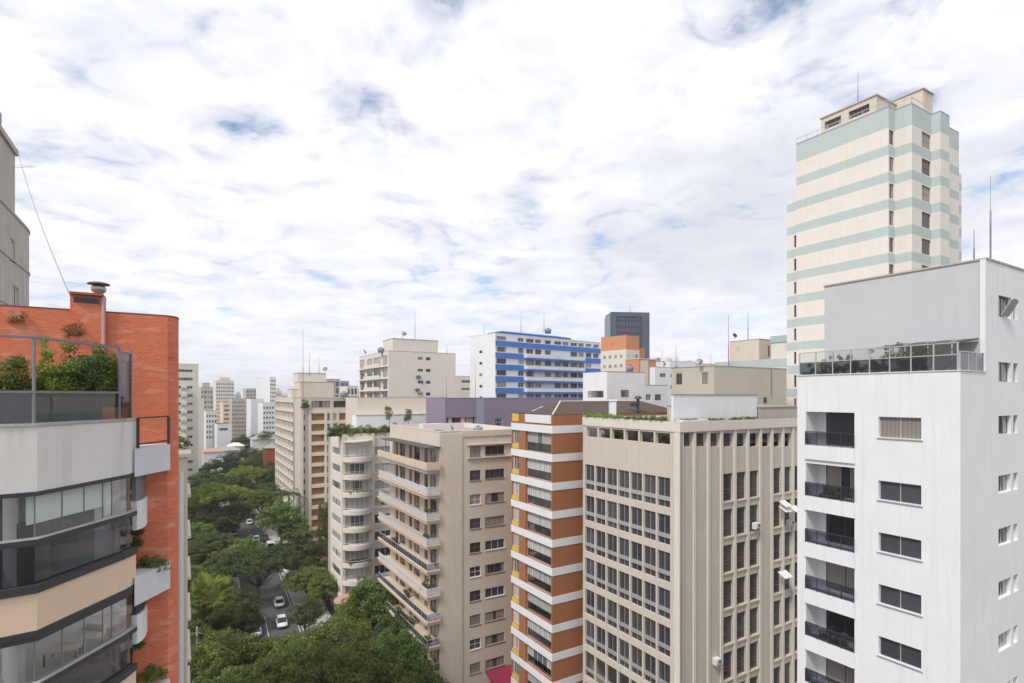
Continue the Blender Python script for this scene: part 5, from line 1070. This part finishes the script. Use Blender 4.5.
# terrace screens
tp = inset(face, .12); m = MB(); zr1 = zA(338.5); zr2 = zA(393)
m.strip(tp[:3], zr1, zr1+.05, .05); m.strip(tp[:3], zr2, zr2+.05, .05); m.strip(tp[2:], zr1-.12, zr1-.07, .05)
for q in (tp[1], tp[2], tp[3], tuple(Vector(tp[0]).lerp(Vector(tp[1]), .2))): m.box(q[0]-.022, q[0]+.022, q[1]-.022, q[1]+.022, zp+.06, zr1)
m.obj('screen_frame', 'rail', nb)
m = MB(); m.strip(inset(face, .15)[:3], zp+.07, zr2, .012); m.obj('screen_glass', 'tint', nb)
m = MB(); m.strip(inset(face, .13)[2:], zp+.07, zr1-.13, .015); m.obj('side_screen', 'tint', nb)
m = MB(); pb = inset(face, .55); m.strip(pb[:3], zpb+.31, zr2-.10, .05); m.obj('dark_planter_wall', plain('charcoal_panel', (.075, .078, .088), .6), nb)
# little railing over the first planter box
m = MB(); q0, q1 = Vector(lc(W2(138, 14.1))), Vector(lc(W2(168.5, 15.3))); zz1 = H-(418-YH)*14.6/F; zz0 = H-(445-YH)*15/F
m.strip([tuple(q0), tuple(q1)], zz1, zz1+.04, .04); m.strip([tuple(q0), tuple(q1)], zz0+.08, zz0+.12, .04)
for q in (q0, q1): m.box(q.x-.03, q.x+.03, q.y-.02, q.y+.02, zz0, zz1)
m.obj('planter_railing', 'steel', nb)
# lower building mass under the glazed floors
m = MB(); m.prism(inset(face, .3)+[lc(W2(139, 16.0))]+BK, 0, zpb-FLH*NFL); m.obj('base', 'tan', nb)
# roof terrace shrubs
def shr(px, Y_, zb, rx, ry, h, L, mt, n=60, ls=.035, per=90, cr=.16, group='shrubs of the left roof terrace'):
    p = W2(px, Y_); return shrub((p[0], p[1], zb), rx, ry, h, L, mt, n, ls, per, cr, 'terrace_shrub', 'plant', group)
zf = zr2-.35
shr(-2, 11.9, zf, .35, .3, 1.0, 'thin green shrub cut by the left frame edge on the brick terrace', 'leafo', 40)
shr(13, 12.0, zf, .16, .2, 1.05, 'narrow shrub left of the grey post on the brick terrace', 'leafo', 34)
shr(27, 12.2, zf, .10, .2, .70, 'slender shrub next to the grey post on the brick terrace', 'leafo', 22)
shr(50, 12.6, zf, .30, .25, .95, 'yellow green shrub just right of the grey post on the brick terrace', 'leafl', 60)
shr(68, 13.0, zf, .35, .25, 1.05, 'bushy mid green shrub in the middle of the brick terrace', 'leaf', 80)
shr(82, 13.2, zf, .35, .25, 1.15, 'dark dense shrub behind the glass on the brick terrace', 'leafd', 80)
shr(96, 13.5, zf, .28, .22, 1.25, 'tall green shrub second from the right of the brick terrace', 'leaf', 90)
shr(107, 13.9, zf, .20, .22, 1.35, 'tall light green shrub at the right end of the brick terrace', 'leafo', 90)
shr(46, 12.9, zf+.9, .12, .1, .7, 'wispy light green shoot against the brick wall', 'leafl', 16, .03, 40, .08)
for i, (px, n) in enumerate(((18, 5), (73, 10))):      # climbing creeper on the brick
    p = onwall(px, .06); zz_ = H-(322 if i == 0 else 332, YH)[0]*0 + (YH-(318 if i == 0 else 330))*14/F
    shrub((p.x+ox, p.y+oy, zz_-.15), .22, .05, .45 if i else .25, 'dry brown creeper clinging to the brick wall %s' % ('near the left frame edge' if i == 0 else 'below the chimney'), 'dry', 10+6*i, .035, 24, .10, 'creeper', 'plant', 'dry creepers on the brick wall')
for k in (0, 1):
    z = H-(445-YH)*15/F-3.3*k; 
for i, (px, Y_, py, h, mt, L) in enumerate(((152, 15.0, 571, .45, 'leaf', 'green plants in the pale planter box against the brick wall'), (146, 15.6, 507, .35, 'leafd', 'dark plant on the upper curved side balcony by the brick wall'), (131, 14.9, 548, .55, 'leafd', 'dark plant hanging by the corner of the tan balcony'), (152, 15.2, 680, .4, 'leafo', 'yellowish plants at the bottom by the brick wall'), (134, 14.7, 650, .6, 'leafd', 'dark plant behind the lower side railing'))):
    p = W2(px, Y_); shrub((p[0], p[1], H-(py-YH)*Y_/F), .38 if i in (0, 3) else .12, .2, h, L, mt, 26, .035, 50, .1, 'planter_plant', 'plant', 'plants beside the brick wall')
# furniture on the second glazed floor
zf2 = zpb-FLH*2+.30+.004
def armchair(x, y, rz, L):
    o = thing('armchair', L, 'chair', (x, y, zf2), rz, 'white chairs on the glazed floor')
    m = MB(); m.box(-.34, .34, -.32, .34, .22, .42); m.obj('seat', 'cloth', o)
    m = MB(); m.box(-.36, .36, .30, .42, .25, .92); m.obj('backrest', 'cloth', o)
    m = MB(); m.box(-.42, -.34, -.32, .40, .22, .60); m.box(.34, .42, -.32, .40, .22, .60); m.obj('armrest', 'cloth', o)
    for sx in (-1, 1):
        for sy in (-1, 1): m = MB(); m.tube((sx*.33, sy*.28, 0), (sx*.33, sy*.28, .22), .025, 6); m.obj('leg', 'wood', o)
p = W2(84, 16.6); armchair(p[0], p[1], 1.3, 'white cushioned armchair with wooden legs seen through the lower glazing'); p = W2(108, 16.3); armchair(p[0], p[1], -1.6, 'white chair nearest the glass corner of the lower glazed floor')
p = W2(64, 15.9); o = thing('coffee_table', 'low square table with white top between the chairs on the glazed floor', 'table', (p[0], p[1], zf2), .4)
m = MB(); m.box(-.4, .4, -.35, .35, .33, .38); m.obj('table_top', 'cloth', o)
for sx in (-1, 1):
    for sy in (-1, 1): m = MB(); m.box(sx*.36-.02, sx*.36+.02, sy*.31-.02, sy*.31+.02, 0, .33); m.obj('leg', 'wood', o)
p = W2(93, 15.8); o = thing('stool', 'small white stool beside the low table on the glazed floor', 'stool', (p[0], p[1], zf2)); m = MB(); m.lathe([(.01, .42), (.22, .42), (.24, .36), (.2, .3), (.01, .3)], 16); m.obj('seat', 'cloth', o, True); m = MB(); m.lathe([(.15, 0), (.05, .05), (.05, .3)], 12); m.obj('pedestal', 'wood', o)
# ================================================================== GREY CONCRETE BUILDING, FAR LEFT
b = Bd('concrete_building', 'old stained grey concrete building rising above the brick wall at the left edge', 0, 33, 180); R_ = b.root
ze = lambda px, py: H-(py-YH)*b.Y(0, b.V(px))/F
vE = b.V(15); zT = ze(14, 150); zL = ze(14, 212); v20 = b.V(28)
m = MB(); wh = [(b.V(10.5), b.V(14.8), ze(12, 262), ze(12, 239)), (b.V(12.5), b.V(18.5), ze(15, 312), ze(15, 286))]
wall(m, 'E', 0, -9, vE+.001, zL, zT); wall(m, 'E', 0, -9, v20, 0, zL, wh, .18)
arc = [(-1.5+1.5*math.cos(t), v20+2.6*math.sin(t)) for t in np.linspace(0, math.pi/2, 9)]
for p0, p1 in zip(arc[:-1], arc[1:]): m.quad((*p0, 0), (*p1, 0), (*p1, zL), (*p0, zL))
m.quad((-1.5, v20+2.6, 0), (-9, v20+2.6, 0), (-9, v20+2.6, zL), (-1.5, v20+2.6, zL)); m.quad((0, vE, zL), (-9, vE, zL), (-9, vE, zT), (0, vE, zT))
i0 = len(m.v); cap = [(0, vE), (0, v20)]+arc[1:]+[(-9, v20+2.6), (-9, vE)]; m.v += [(*p, zL) for p in cap]; m.f.append(tuple(range(i0, i0+len(cap))))
m.quad((-9, -9, zT), (0, -9, zT), (0, vE, zT), (-9, vE, zT)); wall(m, 'R', -9, -9, 0, 0, zT); m.obj('wall', 'concrete', R_)
for h in wh: win(R_, 'E', 0, h[0], h[2], h[1]-h[0], h[3]-h[2], 2, .07, 'frame_w', 'pane_lt', dep=.15)
m = MB()
for k, z in enumerate((ze(15, 216), ze(15, 216)-3.0, ze(15, 216)-6.0)):
    pts = [(.0, -9), (.0, v20)]+arc[1:]; m.strip(pts, z-.06, z+.06, .12)
m.strip([(0, -9), (0, vE), (-8, vE)], zT-.25, zT+.1, .3); m.obj('ledge', 'concrete', R_)
m = MB(); v8 = b.V(8); m.box(-3, -.3, -6, v8, zT+.1, zT+1.6); m.obj('roof_room', 'bluegrey', R_)
cbm = MB(); p0 = P(17, 148, b.Y(0, vE)+.2); p1 = P(72, 300, 14.6); n = 18
pts = [p0.lerp(p1, i/n)-Vector((0, 0, .9*4*(i/n)*(1-i/n)*.5)) for i in range(n+1)]
for q0, q1 in zip(pts[:-1], pts[1:]): cbm.tube(q0, q1, .011, 5)
tag(cbm.obj('cable', 'rail'), 'thin dark cable running from the grey concrete building down to the brick chimney', 'cable')
p = P(14, 166, b.Y(0, vE)); o = thing('television_antenna', 'small aerial sticking out from the corner of the grey concrete building', 'antenna', tuple(p)); m = MB(); m.tube((0, 0, -.1), (1.3, .1, 0), .012, 5); m.obj('boom', 'rail', o); m = MB(); [m.tube((.3+.2*k, -.2, 0), (.3+.2*k, .3, .02), .006, 4) for k in range(5)]; m.obj('elements', 'rail', o)
# ================================================================== ANTENNAS
for px, y0, y1, Y_, L, kd, r in ((990.5, 176, 262, 33, 'tall thin mast on the white tower roof, rightmost on the skyline', 'lattice', .02), (974, 230, 264, 33, 'short reddish mast on the white tower roof, left of the tall one', 'pole', .035), (858, 70, 108, 66, 'thin aerial on the green striped tower roof', 'pole', .04),
   (728.5, 315, 372, 80, 'tall pole aerial left of the cream rooftop box', 'pole', .05), (748, 312, 340, 90, 'thin aerial on top of the cream rooftop box', 'pole', .05), (676, 345, 366, 130, 'aerial above the left end of the khaki block', 'pole', .06), (699, 352, 364, 150, 'small branched aerial above the khaki block', 'yagi', .05), (711, 354, 366, 150, 'second small branched aerial above the khaki block, further right', 'yagi', .05),
   (303, 329, 398, 170, 'tallest thin mast on the tan grid block roof', 'pole', .09), (309.5, 352, 375, 175, 'short aerial left of centre on the tan roof tower', 'yagi', .07), (319, 356, 375, 175, 'short aerial right of centre on the tan roof tower', 'pole', .07), (415, 310, 339, 140, 'tall aerial on the boxy penthouse', 'pole', .06), (402, 331, 340, 140, 'small branched aerial at the left end of the penthouse', 'yagi', .05), (447, 345, 355, 138, 'small aerial at the right end of the penthouse block', 'yagi', .05),
   (521, 313, 333, 145, 'left aerial on the blue striped block', 'pole', .06), (544, 312, 333, 146, 'right aerial on the blue striped block', 'pole', .06), (484, 325, 334, 143, 'small branched aerial on the white end of the blue striped block', 'yagi', .05), (630, 305, 313, 335, 'tiny aerial on the dark glass tower', 'pole', .12), (446.5, 375, 398, 101, 'thin pole at the left end of the purple wall', 'pole', .04), (475.5, 359, 398, 101.5, 'thin pole on the purple wall in front of the blank white end wall', 'pole', .04), (662, 350, 368, 180, 'crane like aerial right of the orange towers', 'yagi', .08), (105, 310, 318, 15, 'x', 'pole', .01)):
    if L != 'x': antenna(px, y0, y1, Y_, L, kd, r)
# ================================================================== STREET: TREES
T = [('olive', 0, 205, 640, 62, 4.6, 'broad olive green tree at the very bottom left beside the brick wall'), ('round', 0, 232, 628, 67, 4.4, 'round tree at the bottom just left of the street opening'), ('olive', 1, 292, 634, 68, 5.0, 'spreading olive tree at the bottom right below the parked cars'), ('olive', 0, 340, 618, 71, 5.6, 'wide light green crown in the bottom middle'), ('round', 1, 392, 628, 66, 4.2, 'round tree pressed against the foot of the long balconies'),
 ('round', 0, 225, 664, 56, 4.2, 'lowest tree crown at the bottom left of the avenue'), ('olive', 1, 275, 656, 58, 5.0, 'low olive crown cut by the bottom edge, left of centre'), ('olive', 0, 330, 652, 58, 5.2, 'low broad crown cut by the bottom edge'), ('round', 1, 380, 655, 57, 4.4, 'low dark crown cut by the bottom edge, right end'),
 ('round', 1, 371, 577, 84, 4.6, 'upright dark green tree between the bowed block and the long balconies'), ('dark', 0, 398, 610, 76, 3.4, 'small dark tree under the lowest visible balconies'), ('round', 0, 350, 603, 84, 3.4, 'small mid green tree in front of the bowed block entrance'),
 ('spread', 0, 259, 549, 106, 7.2, 'dark flat topped tree spreading over the street in the middle'), ('round', 1, 246, 536, 122, 4.0, 'small dark tree behind the flat topped street tree'), ('olive', 0, 308, 567, 105, 5.0, 'light feathery tree by the right pavement'), ('olive', 1, 326, 574, 102, 4.0, 'thin tree next to the bowed block corner'),
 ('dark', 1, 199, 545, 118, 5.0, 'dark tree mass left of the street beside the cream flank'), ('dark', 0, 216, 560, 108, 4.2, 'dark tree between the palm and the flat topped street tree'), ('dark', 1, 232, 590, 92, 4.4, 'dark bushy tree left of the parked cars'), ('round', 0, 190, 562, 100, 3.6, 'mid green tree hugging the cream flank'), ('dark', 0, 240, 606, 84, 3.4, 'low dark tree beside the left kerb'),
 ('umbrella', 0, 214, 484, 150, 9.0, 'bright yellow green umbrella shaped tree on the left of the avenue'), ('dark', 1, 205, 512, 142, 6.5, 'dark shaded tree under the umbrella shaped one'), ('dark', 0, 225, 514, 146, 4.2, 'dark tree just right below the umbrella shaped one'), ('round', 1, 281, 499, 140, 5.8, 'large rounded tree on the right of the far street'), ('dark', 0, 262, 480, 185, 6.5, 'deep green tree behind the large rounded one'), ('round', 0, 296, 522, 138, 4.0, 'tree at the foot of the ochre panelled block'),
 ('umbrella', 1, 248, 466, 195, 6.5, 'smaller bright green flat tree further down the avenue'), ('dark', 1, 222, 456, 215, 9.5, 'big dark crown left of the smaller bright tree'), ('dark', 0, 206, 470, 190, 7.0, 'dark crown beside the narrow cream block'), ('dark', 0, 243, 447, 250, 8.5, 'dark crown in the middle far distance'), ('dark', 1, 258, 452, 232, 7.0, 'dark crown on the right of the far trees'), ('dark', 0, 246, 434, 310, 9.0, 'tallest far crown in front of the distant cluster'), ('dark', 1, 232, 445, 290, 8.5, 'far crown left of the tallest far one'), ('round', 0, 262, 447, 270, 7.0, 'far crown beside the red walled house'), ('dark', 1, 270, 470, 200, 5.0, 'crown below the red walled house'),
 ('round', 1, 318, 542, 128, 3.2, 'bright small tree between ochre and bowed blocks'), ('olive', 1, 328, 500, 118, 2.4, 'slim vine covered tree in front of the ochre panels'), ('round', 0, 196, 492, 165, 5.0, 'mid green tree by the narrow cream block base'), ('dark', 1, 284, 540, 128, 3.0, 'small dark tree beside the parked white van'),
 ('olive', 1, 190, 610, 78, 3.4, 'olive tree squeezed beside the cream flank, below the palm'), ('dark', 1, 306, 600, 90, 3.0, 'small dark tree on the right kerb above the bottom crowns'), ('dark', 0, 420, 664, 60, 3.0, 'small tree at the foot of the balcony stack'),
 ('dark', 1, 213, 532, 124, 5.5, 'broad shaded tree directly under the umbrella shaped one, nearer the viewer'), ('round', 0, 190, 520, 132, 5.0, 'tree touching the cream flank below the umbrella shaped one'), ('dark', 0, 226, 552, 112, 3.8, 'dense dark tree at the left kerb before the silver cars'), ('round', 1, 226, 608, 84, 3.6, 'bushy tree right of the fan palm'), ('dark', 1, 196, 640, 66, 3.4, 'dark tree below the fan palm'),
 ('olive', 0, 302, 640, 64, 4.2, 'broad crown filling the gap below the palest car'), ('round', 0, 256, 640, 74, 3.4, 'small crown just below the lowest parked car'), ('dark', 0, 293, 548, 120, 4.2, 'dark crown over the right pavement above the feathery tree'), ('dark', 1, 311, 556, 112, 3.2, 'narrow dark crown between feathery tree and ochre block'), ('olive', 0, 355, 640, 64, 4.6, 'broad olive crown at the bottom, in front of the upright dark tree'),
 ('round', 0, 236, 500, 158, 4.6, 'rounded crown overhanging the far street right of the umbrella shaped tree'), ('olive', 0, 262, 488, 168, 4.6, 'lighter crown closing the avenue behind the large rounded tree'), ('olive', 1, 228, 548, 116, 3.6, 'pale crown over the silver cars at the far left kerb'), ('olive', 0, 214, 572, 98, 3.8, 'pale crown between palm and left kerb'), ('olive', 1, 250, 458, 225, 6.0, 'pale crown in the middle of the far avenue'), ('dark', 0, 226, 440, 330, 9.0, 'far crown by the small cream house'), ('dark', 1, 212, 478, 172, 6.5, 'crown behind the umbrella shaped tree'), ('dark', 0, 236, 474, 176, 5.0, 'crown between umbrella shaped tree and smaller bright tree'), ('dark', 1, 268, 462, 215, 6.0, 'dark crown left of the tan grid block, under the red walled house')]
for (kd, k, px, yt, Y_, r_, L) in T: tree(kd, k, px, yt, Y_, r_, L)
palm(207, 587, 80, 'fan palm with yellow green fronds and a brown skirt beside the brick wall', True, 3.9, 'leafl', True)
palm(289, 486, 150, 'tall coconut palm in front of the ochre panelled block', False, 5.2, 'leafd'); palm(304, 538, 122, 'dark short palm between the ochre block and the street', True, 3.0, 'leafd'); palm(271, 429, 300, 'small far palm in front of the white distant block', False, 6.5, 'leafd'); palm(264, 432, 295, 'second small far palm, left of the other one', False, 5.0, 'leafd')
gsp = []
for i in range(900):
    t = rng.uniform(-60, 160); s = -RWD-3.4-abs(rng.normal())*9 if rng.random() < .7 else RWD+5.6+abs(rng.normal())*5; q = rp(t, s); gsp.append((q[0], q[1], rng.uniform(.1, 1.0)))
vs, fs = leaves(gsp, 1.0, 40, .22, .4, .6); vs[:, 2] = np.maximum(vs[:, 2], .02); gsv = struct(link('undergrowth', leafmesh('undergrowth', vs, fs, 'leafd')), 'stuff')
# street lamp and poles
p = W2(197, 70); o = thing('utility_pole', 'plain grey pole rising from the trees beside the brick wall', 'pole', (p[0], p[1], 0)); m = MB(); m.tube((0, 0, 0), (0, 0, H-(627-YH)*70/F), .16, 8, .12); m.obj('shaft', 'concrete', o); m = MB(); m.box(-.9, .9, -.06, .06, H-(634-YH)*70/F, H-(634-YH)*70/F+.12); m.obj('crossarm', 'wood', o)
# ================================================================== CARS
def car(px, py, label, paint='car_w', heading=0, cat='car', name='parked_car', group='cars along the avenue', off=0):
    Y_ = H*F/(py-YH); o = thing(name, label, cat, ((px-512)/F*Y_, Y_, .013), math.atan2(RD.y, RD.x)-math.pi/2+heading, group)
    L_, w_ = (4.3, .87) if cat == 'car' else (4.9, .95); hh = .82 if cat == 'car' else 1.0; rt = 1.45 if cat == 'car' else 1.95
    sec = [(-L_/2, .35, .55, .80), (-L_/2+.12, .28, .80, .90), (-L_/2+.9, .22, hh+.06, .98), (-.3, .20, hh+.08, 1.0), (L_/2-1.25, .22, hh+.02, .99), (L_/2-.25, .26, .72, .92), (L_/2, .34, .52, .78)]
    m = MB(); 
    for (y, zb, zt_, k) in sec:
        w = w_*k; m.v += [(-w*.93, y, zb), (-w, y, zb+.18), (-w, y, zt_-.12), (-w*.88, y, zt_), (w*.88, y, zt_), (w, y, zt_-.12), (w, y, zb+.18), (w*.93, y, zb)]
    for i in range(len(sec)-1):
        for j in range(8): a, c = i*8+j, i*8+(j+1) % 8; m.f.append((a, c, c+8, a+8))
    m.f.append(tuple(range(7, -1, -1))); m.f.append(tuple(range((len(sec)-1)*8, len(sec)*8))); m.obj('body', paint, o, True)
    cab = [(-L_/2+.55, hh, .86), (-L_/2+1.15, rt-.04, .70), (.45, rt, .70), (1.15, hh, .84)] if cat == 'car' else [(-L_/2+.2, hh, .88), (-L_/2+.4, rt-.03, .80), (.9, rt, .78), (1.7, hh, .86)]
    g_ = MB()
    for y, z, k in cab: g_.v += [(-w_*k, y, z), (w_*k, y, z)]
    g_.f += [(0, 2, 4, 6), (7, 5, 3, 1), (0, 1, 3, 2), (4, 5, 7, 6)]; g_.obj('windows', 'car_g', o)
    r_ = MB(); y0, y1 = cab[1][0]-.02, cab[2][0]+.02; k = cab[1][2]+.02; r_.prism([(-w_*k, y0), (w_*k, y0), (w_*k, y1), (-w_*k, y1)], rt-.03, rt+.03)
    for yy in (cab[1][0], (cab[1][0]+cab[2][0])/2, cab[2][0]):
        for sx in (-1, 1): r_.tube((sx*w_*k, yy, rt-.02), (sx*w_*.88, yy+(0 if yy not in (cab[1][0], cab[2][0]) else (-.58 if yy < 0 else .7)), hh), .035, 5)
    r_.obj('roof', paint, o)
    for sx in (-1, 1):
        for y in (-L_/2+.85, L_/2-.85):
            t = MB(); t.tube((sx*(w_-.2), y, .32), (sx*(w_+.01), y, .32), .32, 16); w = t.obj('wheel', 'rubber', o); h = MB(); h.tube((sx*(w_-.0), y, .32), (sx*(w_+.03), y, .32), .19, 10); h.obj('hubcap', 'alu', w)
        hl = MB(); hl.box(sx*w_*.62-.15, sx*w_*.62+.15, L_/2-.10, L_/2-.01, .52, .66); hl.obj('headlight', 'lamp_w', o); tl = MB(); tl.box(sx*w_*.64-.13, sx*w_*.64+.13, -L_/2-.02, -L_/2+.1, .58, .74); tl.obj('taillight', 'lamp_r', o)
car(279, 605, 'white hatchback driving in the right lane, the further of the two in the clear stretch'); car(281.5, 625, 'pale car nearest the bottom of the street opening, behind the white hatchback', 'car_w', math.pi)
car(250, 615, 'white car parked at the left kerb half under the flat topped tree', 'car_w'); car(255.5, 634, 'white car parked lowest at the left kerb under the leaves', 'car_w')
car(256, 541, 'white car in the far street beside a white van', 'car_w'); car(249.5, 524, 'white car further up the street behind the crowns', 'car_w'); car(249, 514.5, 'furthest white car of the street, under the crowns', 'car_w')
car(231, 545, 'silver car parked at the far left kerb in shade', 'car_s'); car(234, 535, 'second silver car parked at the far left kerb, further up', 'car_s'); car(265.5, 540.5, 'dark car parked beside the far white car', 'car_d'); car(270, 549, 'white van parked on the right side of the far street', 'car_w', 0, 'van', 'van'); car(290, 573, 'white car parked under the feathery tree by the right pavement', 'car_w', .5)

# ================================================================== HAZE
hm = bpy.data.materials.new('haze_air'); hm.use_nodes = True; ht = hm.node_tree; ht.nodes.clear(); ho = N(ht, 'ShaderNodeOutputMaterial')
pv = N(ht, 'ShaderNodeVolumePrincipled'); pv.inputs['Density'].default_value = .00020; pv.inputs['Color'].default_value = (.93, .95, 1, 1); LK(ht, pv, 0, ho, 'Volume')
h = MB(); h.box(-4001, 4001, -501, 8001, -1, H+60); struct(h.obj('haze', hm), 'stuff')

# ================================================================== ROOF CLUTTER
def dish(px, py, Y_, label, r=.6, az=0):
    o = thing('satellite_dish', label, 'satellite dish', tuple(P(px, py, Y_)), az); m = MB(); pr = [(r*t, -.35*r*(1-t*t)) for t in (.02, .3, .55, .8, 1)]; m.lathe(pr, 16); d = m.obj('reflector', 'rail', o, True); d.rotation_euler = (math.radians(-125), 0, 0); d.location = (0, 0, r*1.3)
    m = MB(); m.tube((0, 0, 0), (0, 0, r*1.3), .05, 6); m.obj('stand', 'steel', o)
def tank(px, py, Y_, label, r=.9, h=1.2):
    o = thing('roof_tank', label, 'water tank', tuple(P(px, py, Y_))); m = MB(); m.lathe([(.01, 0), (r*.85, 0), (r, h*.8), (r*.95, h*.9), (.01, h)], 16); m.obj('tank_body', 'bluegrey', o, True); m = MB(); m.lathe([(.01, h+.003), (r*.4, h+.003), (r*.38, h+.1), (.01, h+.12)], 12); m.obj('lid', 'steel', o)
for a in ((404, 337, 141, 'dish on the boxy penthouse roof', .7, .4), (365, 355, 136, 'dish at the left roof edge of the penthouse block', .6, 2), (664, 367, 63, 'small dish on the khaki block, left end', .35, 1), (700, 365, 63, 'small dish on the khaki block left of its corner', .35, 0), (452, 431, 74, 'small dish on the cream balcony block parapet', .35, 1.2), (325, 372, 178, 'dish on the tan roof tower', .8, 0), (735, 338.5, 90, 'dish on the cream rooftop box', .4, 2)): dish(*a)
for a in ((381, 352.5, 139, 'blue grey tank on the roof of the penthouse block', .9, 1.2), (344, 397.5, 155, 'blue grey tank on the ochre block roof', 1.2, 1.6), (630, 371.5, 83, 'blue grey tank on the right side of the white annex', .6, .9), (478, 433, 82, 'blue grey tank on the cream balcony block roof', .7, 1.0), (548, 333.5, 147, 'blue grey tank on the blue striped block roof', .9, 1.3)): tank(*a)
